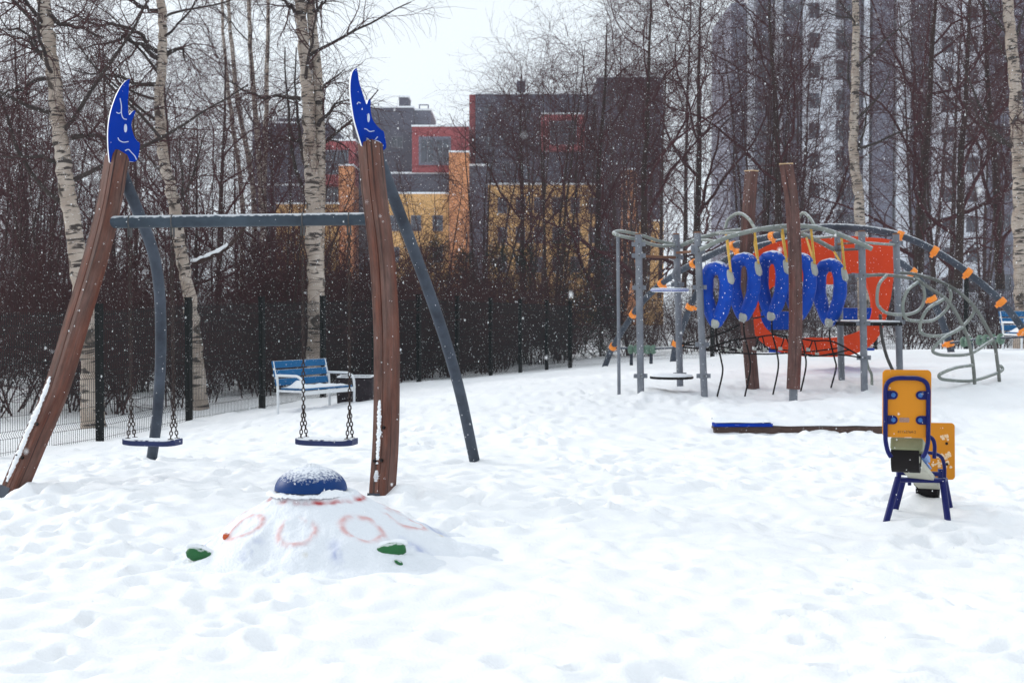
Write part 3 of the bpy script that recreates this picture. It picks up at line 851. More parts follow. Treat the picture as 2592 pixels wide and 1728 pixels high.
# white tower
YT = 145.0
q = P(2220, HOR, YT)
b3 = thing('tower_block', (q[0], YT, -.6), 'tall white panel tower block with dark glazed balcony strips', 'building')
def col(x0, x1, m, dy=0., top=-330, name='wall'):
    return block(b3, x0, x1, top, 760, YT + dy, 14, m, name, base=True, snow=False)
col(1848, 1889, 'w_grey', .6, 8); col(1889.3, 1912.7, 'w_white', .4, -8); col(1913, 1957, 'w_grey', -.5); col(1957.3, 1984.7, 'w_white')
col(1985, 2028, 'w_grey', -.8); col(2028.3, 2137.7, 'w_white'); col(2138, 2182, 'w_grey', -.8); col(2182.3, 2204.7, 'w_white')
col(2205, 2266, 'w_grey', .3); col(2266.3, 2309.7, 'w_white'); col(2310, 2355, 'w_grey', -.8); col(2355.3, 2504.7, 'w_white', .2); col(2505, 2640, 'w_grey', -1.2); col(2640.3, 2800, 'w_white')
for f in range(-2, 10):
    y = 8 + f * 76
    window(b3, 2048, 2075, y, y + 38, YT - .07, 2)
    window(b3, 2116, 2137, y - 8, y + 42, YT - .07, 1)
    window(b3, 2384, 2414, y + 10, y + 48, YT + .13, 2)
    window(b3, 2446, 2476, y + 10, y + 48, YT + .13, 2)
    for (x0, x1, dy) in ((1916, 1954, -.5), (1988, 2025, -.8), (2141, 2179, -.8), (2313, 2352, -.8), (2515, 2560, -1.2)):
        window(b3, x0, x1, y + 2, y + 46, YT + dy - .07, 3)
    jr = px_rect(2028.6, 2137.4, y + 58, y + 60, YT - .03)
    MB().bx(jr[0], jr[1], YT - .03, YT + .02, jr[2], jr[3]).build('panel_joint', M['joint'], b3, ang=0)

# ------------------------------------------------------------------ mesh fence
f0 = FN(-2)
fence = thing('mesh_fence', (f0[0], f0[1], gz(*f0)), 'dark welded wire mesh fence with black posts along the edge of the wood', 'fence')
def panel_mesh(L, H=1.95):
    mb = MB(); rr = .0040
    n = int(L / .05)
    prof = [(0, 0)]
    for zc in (.28, 1.0, 1.72):
        prof += [(0, zc - .05), (.035, zc), (0, zc + .05)]
    prof += [(0, H)]
    for i in range(n + 1):
        x = L * i / n
        mb.tube([(x, d, z) for d, z in prof], rr, 3, cap=False)
    for z in (.05, .23, .33, .53, .75, .95, 1.05, 1.25, 1.48, 1.67, 1.77, 1.9):
        mb.tube([(0, .008, z), (L, .008, z)], .0034, 3, cap=False)
    o = mb.build('mesh_panel', M['wire'], None, ang=0); me = o.data; bpy.data.objects.remove(o); return me
pm_ = panel_mesh(2.42)
def post_mesh():
    mb = MB(); mb.box((0, 0, .55), (.052, .042, 1.5)); mb.box((0, 0, 2.06), (.056, .046, .012))
    o = mb.build('post', M['blackpost'], None, bevel=0); me = o.data; bpy.data.objects.remove(o); return me
pom = post_mesh()
def run(pts, tops):
    for i, (p, z) in enumerate(zip(pts, tops)):
        o = link('post', pom, fence)
        nxt = pts[min(i + 1, len(pts) - 1)]; prv = nxt if i + 1 < len(pts) else pts[i]
        a, b = (pts[i], pts[i + 1]) if i + 1 < len(pts) else (pts[i - 1], pts[i])
        ang = math.atan2(b[1] - a[1], b[0] - a[0])
        o.location = Vector((p[0], p[1], z)) - fence.location; o.rotation_euler = (0, 0, ang)
        if i + 1 < len(pts):
            L = math.dist(a, b)
            w = link('mesh_panel', pm_, fence)
            w.location = Vector((p[0] + math.cos(ang) * .05, p[1] + math.sin(ang) * .05, z)) - fence.location
            w.rotation_euler = (0, -math.atan2(tops[i + 1] - z, L), ang); w.scale = ((L - .1) / 2.42, 1, 1)
ps = [FN(n) for n in range(-2, 11)]
zb = np.interp(range(-2, 11), [-2, -1, 0, 1, 2, 5, 7, 10], [-.52, -.52, -.52, -.42, -.40, -.33, -.40, -.50])
run(ps, zb)
e = ps[-1]; d = nrm(np.array([P(2425, HOR, 38)[0] - e[0], 38 - e[1]]))
run([(e[0] + d[0] * 2.5 * k, e[1] + d[1] * 2.5 * k) for k in range(0, 8)], np.interp(range(8), [0, 5, 7], [-.5, .2, .3]))

# ------------------------------------------------------------------ swing set
def timber(name, pts_px, Ys, half, rot, parent, m='wood', groove=True):
    pts = smooth([P(x, y, Y) for (x, y), Y in zip(pts_px, Ys)], 8)
    h, c, g = half, .010, .005
    pr = [(-h + c, -h), (h - c, -h), (h, -h + c), (h, h - c), (h - c, h)]
    pr += [(.3 * h + g, h), (.3 * h, h - .014), (.3 * h - g, h)] if groove else []
    pr += [(-h + c, h), (-h, h - c), (-h, -h + c)]
    F0 = np.array([math.sin(rot), -math.cos(rot), 0])
    o = MB().sweep(pts, pr, F0).build(name, M[m], parent, ang=30)
    t = nrm(np.gradient(pts, axis=0)); Sv = nrm(np.cross(t, np.broadcast_to(F0, t.shape))); Fv = np.cross(Sv, t)
    return o, pts, Sv, Fv, t
sw = thing('swing_set', P(520, 1245, 12.2) * [1, 1, 0] + [0, 0, .07], 'double swing frame with curved wooden posts, steel braces and blue moon tops', 'swing set')
POSTS = {'l': ([(20, 1272), (36, 1238), (90, 1110), (144, 981), (194, 816), (243, 650), (275, 521), (293, 420), (299, 392)],
               [11.38, 11.40, 11.50, 11.62, 11.78, 11.92, 12.05, 12.18, 12.22], R(-33)),
         'r': ([(965, 1290), (968, 1240), (976, 1121), (979, 981), (978, 840), (971, 700), (964, 620), (947, 483), (937, 365)],
               [10.88, 10.90, 11.0, 11.12, 11.24, 11.36, 11.43, 11.55, 11.66], R(-33))}
tim = {}
for k_, (pp, yy, rot) in POSTS.items():
    o, pts, Sv, Fv, tt = timber('post', pp, yy, .077, rot, sw)
    tim[k_] = (o, pts, Sv, Fv, tt)
    # steel shoe round the foot and coach bolts
    j = 5
    seg = pts[2:9]
    MB().sweep(seg, [(-.07, -.081), (.04, -.081), (.04, .081), (-.081, .081), (-.081, -.07)], np.array([math.sin(rot), -math.cos(rot), 0])).build('steel_shoe', M['galvdark'], o, ang=30) if k_ == 'l' else \
        MB().sweep(pts[3:8], [(-.07, -.081), (.04, -.081), (.04, .081), (-.081, .081), (-.081, -.07)], np.array([math.sin(rot), -math.cos(rot), 0])).build('steel_shoe', M['galvdark'], o, ang=30)
    for a, s_ in ((13, -.03), (13, .04), (18, .045)):
        c = pts[a] + Fv[a] * .078 + Sv[a] * s_
        MB().tube([c, c + Fv[a] * .014], .013, 8).build('bolt', M['black'], o)
# snow clinging to the posts
def cling(pts, dirv, wv, i0, i1, off, width, seed, breaks=.0, th=.018):
    r = np.random.default_rng(seed)
    n, m_ = 60, 7
    idx = np.linspace(i0, i1, n); V = []
    wob = np.interp(np.arange(n), np.arange(0, n + 8, 4), r.normal(0, .12, len(np.arange(0, n + 8, 4))))
    for a in range(n):
        i = int(idx[a]); fr = idx[a] - i; i2 = min(i + 1, len(pts) - 1)
        c = pts[i] * (1 - fr) + pts[i2] * fr; dv = dirv[i]; wv_ = wv[i]
        tap = math.sin(math.pi * (a + .5) / n) ** .25
        hh = th * (.35 + r.random() * .9) * (0.0 if r.random() < breaks else 1)
        for b in range(m_):
            s_ = (b / (m_ - 1) * 2 - 1)
            e_ = max(0, 1 - abs(s_) ** 3)
            V.append(c + dv * (off + hh * e_ * tap - (.006 if abs(s_) > .99 else 0)) + wv_ * (s_ * width * tap * (1 + wob[a]) + .004 * r.normal()))
    F = [(a * m_ + b, a * m_ + b + 1, (a + 1) * m_ + b + 1, (a + 1) * m_ + b) for a in range(n - 1) for b in range(m_ - 1)]
    return np.array(V), F
o, pts, Sv, Fv, tt = tim['l']
v, f = cling(pts, Fv, Sv, 9, 25, .077, .034, 5); v = v - Sv[20] * .026; MB().add(v, f).build('snow_strip', M['snow_crust'], o, ang=80)
o, pts, Sv, Fv, tt = tim['r']
for i0, i1, sd in ((9.5, 11.5, 6), (12.5, 22, 7)):
    v, f = cling(pts - .0, Fv, Sv, i0, i1, .077, .026, sd, .28, .008)
    MB().add(v + (-Sv[15] * .008), f).build('snow_patch', M['snow_crust'], o, ang=80)
# crossbeam and braces
ba, bb = P(262, 567, 12.02), P(948, 549, 11.50)
ba[2] = bb[2] = (ba[2] + bb[2]) / 2
bdir = nrm(bb - ba)
MB().tube(smooth([ba, bb], 6), .052, 16).build('crossbeam', M['beam'], sw)
for pxs, yy in (([(300, 400), (314, 450), (347, 530), (385, 630), (402, 720), (407, 830), (405, 950), (396, 1070), (383, 1167), (378, 1200)], [12.2, 12.25, 12.4, 12.6, 12.8, 13.0, 13.2, 13.4, 13.6, 13.65]),
                ([(955, 385), (968, 425), (1000, 510), (1042, 620), (1088, 745), (1130, 870), (1166, 1000), (1200, 1160), (1208, 1195)], [11.7, 11.8, 12.0, 12.3, 12.6, 12.9, 13.2, 13.6, 13.7])):
    MB().tube(smooth([P(x, y, Y) for (x, y), Y in zip(pxs, yy)], 5), .051, 16).build('brace_pipe', M['galvdark'], sw)
# moon plates
ML = [(855, 525), (850, 560), (848, 600), (843, 680), (845, 735), (851, 762), (870, 742), (885, 732), (893, 740), (880, 775), (866, 815), (868, 850), (885, 905), (905, 935), (922, 950), (916, 1010), (903, 1062), (870, 1071), (835, 1060), (836, 1035), (800, 1012), (770, 1003), (748, 1008), (737, 1040), (733, 1095), (726, 1112), (721, 1060), (713, 980), (711, 880), (718, 800), (735, 720), (765, 635), (800, 570), (832, 535)]
LL = [[(790, 652), (799, 700), (800, 752), (812, 784), (834, 792)], [(766, 745), (783, 752), (798, 742)], [(776, 912), (786, 930), (812, 942), (846, 938)], [(823, 998), (846, 990), (866, 1010), (888, 1034), (899, 1058)]]
MR = [(655, 188), (665, 230), (672, 280), (690, 340), (705, 385), (721, 430), (731, 408), (741, 395), (750, 410), (748, 450), (755, 510), (780, 560), (820, 600), (835, 612), (845, 660), (852, 710), (840, 730), (815, 738), (805, 702), (780, 685), (750, 672), (724, 652), (718, 690), (732, 740), (735, 788), (729, 803), (710, 760), (690, 700), (665, 620), (640, 530), (625, 440), (615, 350), (617, 270), (630, 215)]
LR = [[(658, 430), (668, 417), (681, 424)], [(706, 592), (722, 596), (742, 610), (772, 606)], [(772, 668), (800, 676), (820, 690), (831, 706)], [(780, 662), (794, 645)]]
def moon(outl, lines, eye, sc, ox, oy, Y, rot):
    ex = np.array([math.cos(rot), math.sin(rot), 0]); ez = np.array([math.sin(rot), -math.cos(rot), 0]); ey = np.array([0, 0, 1.])
    cpx = np.mean([(x / sc + ox, y / sc + oy) for x, y in outl], 0)
    o = P(cpx[0], cpx[1], Y)
    to2 = lambda x, y: (lambda q: (float(np.dot(q - o, ex)), float(np.dot(q - o, ey))))(Ppl(x / sc + ox, y / sc + oy, o, ez))
    poly = smooth([(*to2(x, y), 0) for x, y in outl + outl[:1]], 3)[:-1, :2]
    n = len(poly); th = .022; mb = MB()
    a = [o + x * ex + y * ey - ez * th / 2 for x, y in poly]; b = [q + ez * th for q in a]
    mb.add(a + b, [tuple(range(n))[::-1], tuple(range(n, 2 * n))] + [(i, (i + 1) % n, (i + 1) % n + n, i + n) for i in range(n)])
    ob = mb.build('moon_plate', [M['blue_plate'], M['white_edge']], sw, ang=30)
    for i, p in enumerate(ob.data.polygons): p.material_index = 0 if i < 2 else 1
    for ln in lines:
        pts = smooth([o + to2(x, y)[0] * ex + to2(x, y)[1] * ey + ez * (th / 2 + .0005) for x, y in ln], 5)
        MB().tube(pts, .0042, 6).build('face_line', M['line'], ob)
    ep = [o + to2(eye[0] + eye[2] * math.cos(t), eye[1] + eye[3] * math.sin(t))[0] * ex + to2(eye[0] + eye[2] * math.cos(t), eye[1] + eye[3] * math.sin(t))[1] * ey + ez * (th / 2 + .001) for t in np.arange(14) * 2 * math.pi / 14]
    cen = np.mean(ep, 0)
    MB().add(ep + [q + ez * .004 for q in ep], [tuple(range(14, 28))] + [(i, (i + 1) % 14, (i + 1) % 14 + 14, i + 14) for i in range(14)]).build('eye', M['line'], ob)
    return ob
moon(ML, LL, (826, 850, 10, 28), 2.613, 0, 0, 12.20, R(38))
moon(MR, LR, (733, 520, 8, 30), 2.614, 650, 100, 11.64, R(38))
# hangers
hang = []
for px in (331, 442, 772, 886):
    t = (px - 262) / (948 - 262)
    c = ba * (1 - t) + bb * t; hang.append(c)
    mb = MB(); mb.tube(smooth([c + np.array([0, .054 * math.cos(a), .054 * math.sin(a)]) for a in np.linspace(0, 2 * math.pi, 17)[:-1]], 1), .006, 6, closed=True)
    for s_ in (-.012, .012): mb.box(c + bdir * s_ + np.array([0, 0, -.085]), (.0035, .014, .045), np.array([bdir, np.cross([0, 0, 1], bdir), [0, 0, 1]]))
    mb.build('hanger', M['darktube'], sw)
# swings
LINK = []
def link_pts(c, up, side, ln=.045, w=.030):
    a = np.arange(12) * 2 * math.pi / 12
    hl = (ln - w) / 2
    return np.array([c + side * (w / 2 - .004) * math.cos(t) + up * ((w / 2 - .004) * math.sin(t) + (hl if math.sin(t) > 0 else -hl)) for t in a])
def chain(p0, p1, parent):
    d = p0 - p1; L = np.linalg.norm(d); up = d / L
    s1 = nrm(np.cross(up, [.35, -.9, .1])); s2 = np.cross(up, s1)
    n = max(2, int(L / .0335)); mb = MB()
    for i in range(n):
        c = p1 + up * (i + .5) * L / n
        mb.tube(link_pts(c, up, s1 if i % 2 else s2), .0052, 5, closed=True)
    return mb.build('chain', M['chain'], parent)
def swing(ha, hb, seat_py, label):
    Y = (ha[1] + hb[1]) / 2
    za = P(800, seat_py, Y)[2]
    ca, cb = ha * [1, 1, 0] + [0, 0, za], hb * [1, 1, 0] + [0, 0, za]
    mid = (ca + cb) / 2; ax = nrm(cb - ca); fy = np.array([-ax[1], ax[0], 0])
    t = thing('hanging_swing', (*mid[:2], za), label, 'swing', 'swings under the crossbeam')
    # seat: rubber slab with turned ends
    hl, hw = np.linalg.norm(cb - ca) / 2 + .045, .085
    prof = [(-hw, -.028), (-hw + .012, -.036), (hw - .012, -.036), (hw, -.028), (hw, .008), (hw - .008, .016), (-hw + .008, .016), (-hw, .008)]
    xs = np.linspace(-1, 1, 15)
    pts = np.array([mid + ax * hl * x + np.array([0, 0, .010 * x ** 4 - .002]) for x in xs])
    V = []
    for x, p in zip(xs, pts):
        k = 1 - .12 * abs(x) ** 8
        V += [p + fy * a * k + np.array([0, 0, b]) for a, b in prof]
    n = len(prof); F = [(i * n + q, (i + 1) * n + q, (i + 1) * n + (q + 1) % n, i * n + (q + 1) % n) for i in range(14) for q in range(n)] + [tuple(range(n)), tuple(14 * n + q for q in range(n))[::-1]]
    so = MB().add(V, F).build('seat', M['seat'], t, ang=40)
    r = np.random.default_rng(3); g = []
    for i in range(22):
        for j in range(7):
            u, w = i / 21 * 2 - 1, j / 6 * 2 - 1
            ed = (1 - abs(u) ** 6) * (1 - w ** 4)
            g.append(mid + ax * u * hl * .95 + fy * w * hw * .88 + np.array([0, 0, .013 + .010 * u ** 4 + ed * (.008 + .005 * r.random())]))
    MB().add(g, [(i * 7 + j, (i + 1) * 7 + j, (i + 1) * 7 + j + 1, i * 7 + j + 1) for i in range(21) for j in range(6)]).build('seat_snow', M['snow_crust'], t, ang=80)
    for c, h in ((ca, ha), (cb, hb)):
        spl = c + np.array([0, 0, .29])
        chain(h - [0, 0, .12], spl, t)
        for s_ in (-1, 1):
            e = c + fy * s_ * .045 + np.array([0, 0, .02]) + ax * (.008 * s_)
            chain(spl, e, t)
            MB().box(e + [0, 0, -.004], (.02, .014, .012), np.array([ax, fy, [0, 0, 1]])).build('shackle', M['darktube'], t, bevel=.003)
    return t
swing(hang[0], hang[1], 1116, 'snow-dusted navy swing seat on chains beside the leaning wooden post')
swing(hang[2], hang[3], 1115, 'snow-dusted navy swing seat on chains in front of the blue bench')

# ------------------------------------------------------------------ snow-covered play mound with blue dome
mc = P(787, 1242, 8.95); mx, my = mc[0], mc[1]; mz = 0.0
def vcol_mat(name, rough=.6, bump=.8, bscale=60):
    m = mat(name, (1, 1, 1), rough, bump=bump, bscale=bscale, spec=.2)
    t = m.node_tree; N, L = t.nodes, t.links
    a = N.new('ShaderNodeVertexColor'); a.layer_name = 'Col'
    L.new(a.outputs['Color'], N['Principled BSDF'].inputs['Base Color']); return m
M['mound'] = vcol_mat('snowy_mound_skin')
mo = thing('play_mound', (mx, my, 0), 'snow-covered climbing mound with a blue dome on top and green grips', 'play mound')
nr, na = 110, 420
rr_ = np.linspace(.20, 1.12, nr); aa_ = np.linspace(0, 2 * math.pi, na, endpoint=False)
RR, AA = np.meshgrid(rr_, aa_, indexing='ij')
stretch = 1 + .12 * np.cos(AA) + .05 * np.sin(2 * AA + 1)
prof_r = np.array([.20, .255, .285, .31, .34, .42, .55, .70, .82, .95, 1.12]); prof_z = np.array([.405, .392, .358, .342, .326, .275, .195, .105, .05, .01, -.06])
XX, YY2 = mx + RR * np.cos(AA) * stretch, my + RR * np.sin(AA) * stretch
ZZ = np.interp(RR, prof_r, prof_z)
ZZ += .020 * vnoise(XX * 5, YY2 * 5, 41) * np.clip((RR - .3) * 3, 0, 1) + .012 * vnoise(AA * 9, RR * 5, 48) * np.clip((RR - .35) * 3, 0, 1) + .010 * vnoise(XX * 9, YY2 * 9, 47) * np.clip((RR - .3) * 3, 0, 1) + .007 * vnoise(XX * 14, YY2 * 14, 42) + .0035 * vnoise(XX * 34, YY2 * 34, 43)
rib = np.cos(AA * 9 + .6)
ZZ += .010 * rib * np.clip((RR - .45) * 4, 0, 1) * np.clip((.95 - RR) * 4, 0, 1)
colr = np.zeros((nr, na, 3)); colr[:] = (.80, .825, .865)
def tint(mask, c):
    global colr
    m_ = np.clip(mask, 0, 1)[..., None]; colr = colr * (1 - m_) + np.array(c) * m_
n1 = vnoise(XX * 18, YY2 * 18, 44) * .5 + vnoise(XX * 45, YY2 * 45, 45) * .5
for k in range(8):
    a0 = R(-92 + 45 * k); r0 = .515
    du = (np.angle(np.exp(1j * (AA - a0)))) * RR; dv = RR - r0
    dd = np.sqrt((du / .116) ** 2 + (dv / .102) ** 2)
    ring = np.exp(-((dd - 1) / .17) ** 2)
    low = .55 + .45 * np.clip(dv / .1, -1, 1)
    tint(ring * np.clip(.20 + .55 * n1 + .25 * low + .25 * vnoise(AA * 7 + k, RR * 9, 49), 0, .55) , (.62, .10, .06))
    ZZ += .006 * ring
    ab = a0 + R(22.5); da = np.abs(np.angle(np.exp(1j * (AA - ab)))) * RR
    tint(np.exp(-(da / .035) ** 2) * np.clip((RR - .55) * 8, 0, 1) * np.clip((.82 - RR) * 8, 0, 1) * np.clip(.34 + .6 * n1, 0, .6), (.16, .22, .50))
    ay = a0 + R(8); da = np.angle(np.exp(1j * (AA - ay))) * RR
    tint(np.exp(-(da / .03) ** 2 - ((RR - .70) / .02) ** 2) * np.clip(.1 + .8 * n1, 0, .6), (.55, .38, .08))
redband = np.exp(-((RR - .284 - .006 * n1) / .015) ** 2) * np.clip(.35 + .9 * vnoise(AA * 5, RR * 3, 46) + .5 * n1, 0, 1)
tint(redband, (.45, .02, .02))
V = np.stack([XX - mx, YY2 - my, ZZ], -1).reshape(-1, 3)
ij = (np.arange(nr - 1)[:, None] * na + np.arange(na)[None])
ij2 = (np.arange(nr - 1)[:, None] * na + (np.arange(na)[None] + 1) % na)
me = fast_mesh('mound', V, np.stack([ij, ij + na, ij2 + na, ij2], -1).reshape(-1, 4), M['mound'])
ca_ = me.color_attributes.new('Col', 'FLOAT_COLOR', 'POINT')
ca_.data.foreach_set('color', np.concatenate([colr.reshape(-1, 3), np.ones((nr * na, 1))], 1).astype(np.float32).ravel())
link('mound', me, mo)
# dome
dn, dm_ = 40, 96
dv_, df_ = [], []
for i in range(dn):
    ph = (i / (dn - 1)) * math.pi / 2
    for j in range(dm_):
        th_ = j / dm_ * 2 * math.pi
        n_ = np.array([math.cos(th_) * math.cos(ph), math.sin(th_) * math.cos(ph), math.sin(ph)])
        dv_.append(np.array([mx, my, .408]) + n_ * [.228, .228, .150])
for i in range(dn - 1):
    for j in range(dm_):
        df_.append((i * dm_ + j, i * dm_ + (j + 1) % dm_, (i + 1) * dm_ + (j + 1) % dm_, (i + 1) * dm_ + j))
dome = MB().add(dv_, df_).build('dome', M['domeblue'], mo, ang=80)
# snow cap on the dome with a ragged edge
r = np.random.default_rng(9); cn, cm = 34, 140; V = []; 
edge = R(76) + .08 * np.array([vnoise(np.array([j / cm * 14.]), np.array([.5]), 3)[0] + .6 * vnoise(np.array([j / cm * 40.]), np.array([2.5]), 3)[0] for j in range(cm)])
for i in range(cn):
    for j in range(cm):
        ph = edge[j] + (math.pi / 2 - edge[j]) * (i / (cn - 1)); th_ = j / cm * 2 * math.pi
        n_ = np.array([math.cos(th_) * math.cos(ph), math.sin(th_) * math.cos(ph), math.sin(ph)])
        t_ = .001 + .009 * min(1, i / 16) + .004 * r.random() * (0 if i == 0 else 1) - (.006 if i == 0 else 0)
        V.append(np.array([mx, my, .408]) + n_ * ([.228, .228, .150] + np.array([1, 1, 1]) * t_))
MB().add(V, [(i * cm + j, i * cm + (j + 1) % cm, (i + 1) * cm + (j + 1) % cm, (i + 1) * cm + j) for i in range(cn - 1) for j in range(cm)]).build('dome_snow', M['snow_crust'], dome, ang=80)
# snow collar under the dome
V = []; cn = 10
for i in range(cn):
    for j in range(cm):
        t_ = i / (cn - 1) * math.pi; th_ = j / cm * 2 * math.pi
        sz = .014 + .008 * vnoise(np.array([j / cm * 30.]), np.array([7.5]), 5)[0] + .03 * math.exp(-((((th_ - R(310) + math.pi) % (2 * math.pi)) - math.pi) / .35) ** 2)
        V.append((mx + (.238 + .040 * math.cos(t_)) * math.cos(th_), my + (.238 + .040 * math.cos(t_)) * math.sin(th_), .386 + sz * math.sin(t_) + .003 * r.normal()))
MB().add(V, [(i * cm + j, i * cm + (j + 1) % cm, (i + 1) * cm + (j + 1) % cm, (i + 1) * cm + j) for i in range(cn - 1) for j in range(cm)]).build('snow_collar', M['snow_crust'], dome, ang=80)
def mound_z(x, y):
    rr = math.hypot(x - mx, y - my); a = math.atan2(y - my, x - mx); st = 1 + .12 * math.cos(a) + .05 * math.sin(2 * a + 1)
    return float(np.interp(rr / st, prof_r, prof_z))
def blob(c, ax, sz, m, name, parent, seed):
    r = np.random.default_rng(seed); V = []; n1_, n2_ = 12, 20
    ax = np.asarray(ax)
    for i in range(n1_):
        ph = -math.pi / 2 + math.pi * i / (n1_ - 1)
        for j in range(n2_):
            th = j / n2_ * 2 * math.pi
            q = np.array([math.cos(ph) * math.cos(th), math.cos(ph) * math.sin(th), math.sin(ph)])
            q = np.sign(q) * np.abs(q) ** .75
            k = 1 + .07 * math.sin(3 * th + seed) + .03 * r.normal() * (0 if i in (0, n1_ - 1) else 1)
            V.append(np.asarray(c) + (q * np.asarray(sz) * k) @ ax)
    return MB().add(V, [(i * n2_ + j, i * n2_ + (j + 1) % n2_, (i + 1) * n2_ + (j + 1) % n2_, (i + 1) * n2_ + j) for i in range(n1_ - 1) for j in range(n2_)]).build(name, m, parent, ang=80)
def rotax(yaw, roll):
    c, s = math.cos(roll), math.sin(roll); cy, sy = math.cos(yaw), math.sin(yaw)
    x = np.array([cy * c, sy * c, s]); z = np.array([-cy * s, -sy * s, c]); return np.array([x, np.cross(z, x), z])
def on_mound(px, py):
    for Y in np.arange(7.9, 9.9, .01):
        q = P(px, py, Y)
        if q[2] <= mound_z(q[0], q[1]): return q
    return q
for px, py, yaw, roll, sz, m_, nm in ((505, 1405, .15, -.38, (.080, .045, .040), 'green', 'climbing_grip'), (988, 1393, -.1, .16, (.092, .05, .044), 'green', 'climbing_grip'),
                              (1010, 1424, 0, -.6, (.028, .02, .012), 'green', 'climbing_grip'), (1076, 1329, .3, -.5, (.022, .02, .014), 'green', 'climbing_grip'),
                              (573, 1358, 0, -.2, (.021, .021, .021), 'rim', 'climbing_grip'), (610, 1393, 0, -.2, (.022, .01, .008), 'yel', 'climbing_grip')):
    c = on_mound(px, py) + np.array([0, -.01, .004])
    mm = M['green'] if m_ == 'green' else (mat('orange_grip', (.55, .09, .02), .5, dust=.4, dustz=.7) if m_ == 'rim' else mat('ochre_grip', (.42, .27, .05), .6, dust=.5))
    g = blob(c, rotax(yaw, roll), sz, mm, nm, mo, int(px))
    if sz[0] > .05:
        blob(c + np.array([0, .045, sz[2] * .55]), rotax(yaw, roll), (sz[0] * 1.1, sz[1] * 1.1, .030), M['snow_crust'], 'snow_cap', g, int(px) + 1)

# ------------------------------------------------------------------ yellow seesaw
ne, fe = P(2295, 1150, 9.25), P(2362, 1230, 11.05)         # bottom centres of the two seats
ss_ = thing('seesaw', P(2325, 1312, 10.3), 'small seesaw with yellow backrests and navy tube frame standing in the snow', 'seesaw')
axd = nrm((fe - ne) * [1, 1, 0]); side = np.array([axd[1], -axd[0], 0])      # side = to the right
UP = np.array([0, 0, 1.])
beamd = nrm(fe - ne); bup = np.cross(side, beamd); bup = bup * np.sign(bup[2])
def rrect(w, h, r_, n=6):
    o = []
    for cx, cy, a0 in ((w / 2 - r_, h / 2 - r_, 0), (-w / 2 + r_, h / 2 - r_, 90), (-w / 2 + r_, -h / 2 + r_, 180), (w / 2 - r_, -h / 2 + r_, 270)):
        for k in range(n + 1):
            a = R(a0 + 90 * k / n); o.append((cx + r_ * math.cos(a), cy + r_ * math.sin(a)))
    return o
def backrest(c, nrm_out, w, h, front):
    """yellow plate centred at c, outward normal nrm_out"""
    ex = np.cross(UP, nrm_out); ex = nrm(ex); ey = np.cross(nrm_out, ex)
    o = MB().prism(rrect(w, h, .028), c, ex, ey, nrm_out, .02).build('backrest', M['yellow'], ss_, ang=30, bevel=.004)
    return o, ex, ey
tilt = nrm(-axd * 1.0 + UP * .04)
pc = P(2295, 1021, 9.16)
pl, ex, ey = backrest(pc, nrm(np.array([-.16, -1, .03])), .305, .435, True)
no = nrm(np.array([-.16, -1, .03]))
to3 = lambda x, y, d=0: pc + ex * x + ey * y + no * d
u = [(-.098, -.345), (-.118, -.31), (-.132, -.25), (-.135, -.19), (-.135, 0), (-.135, .09), (-.118, .138), (-.07, .162), (0, .165), (.07, .162), (.115, .138), (.132, .09), (.132, 0), (.132, -.19), (.13, -.25), (.116, -.31), (.096, -.345)]
sx_ = -1 if ex[0] < 0 else 1
MB().tube(smooth([to3(sx_ * x, y, .026) for x, y in u], 5), .0145, 12).build('back_tube', M['navy'], ss_)
for x, s_ in ((-.085, -1), (.083, 1)):
    for y in (.055, -.105):
        tab = MB(); poly = [(sx_ * (x + s_ * .04), y - .028), (sx_ * x, y - .028)] + [(sx_ * (x - s_ * .028 * math.sin(a)), y - .028 * math.cos(a)) for a in np.linspace(.2, math.pi - .2, 8)] + [(sx_ * x, y + .028), (sx_ * (x + s_ * .04), y + .028)]
        tb = tab.prism(poly, pc + no * .0145, ex, ey, no, .008).build('bolt_tab', M['navy'], pl, ang=30)
        c = to3(sx_ * x, y, .0185)
        MB().tube([c, c + no * .006, c + no * .010], [.015, .015, .009], 12).build('bolt', M['bolt'], tb)
# printed number and smudged sticker on the near backrest
fc = bpy.data.curves.new('number_print', 'FONT'); fc.body = '41132764-2'; fc.size = .024; fc.align_x = 'CENTER'
fo = bpy.data.objects.new('number_print', fc); COL.objects.link(fo)
dg = bpy.context.evaluated_depsgraph_get(); fme = bpy.data.meshes.new_from_object(fo.evaluated_get(dg)); bpy.data.objects.remove(fo)
fme.materials.clear(); fme.materials.append(M['print'])
fo = link('number_print', fme, pl)
ex_v = ex * sx_
mw = Matrix((( ex_v[0], ey[0], no[0], 0), (ex_v[1], ey[1], no[1], 0), (ex_v[2], ey[2], no[2], 0), (0, 0, 0, 1)))
fo.matrix_local = Matrix.Translation(Vector(to3(0, -.19, .0115) - np.array(ss_.location))) @ mw
MB().prism(rrect(.062, .030, .006), to3(sx_ * .005 - sx_ * .02, -.105, .0112), ex, ey, no, .001).build('worn_sticker', mat('worn_sticker', (.24, .12, .09), .7, scale=90, col2=(.40, .26, .20)), pl, ang=30)
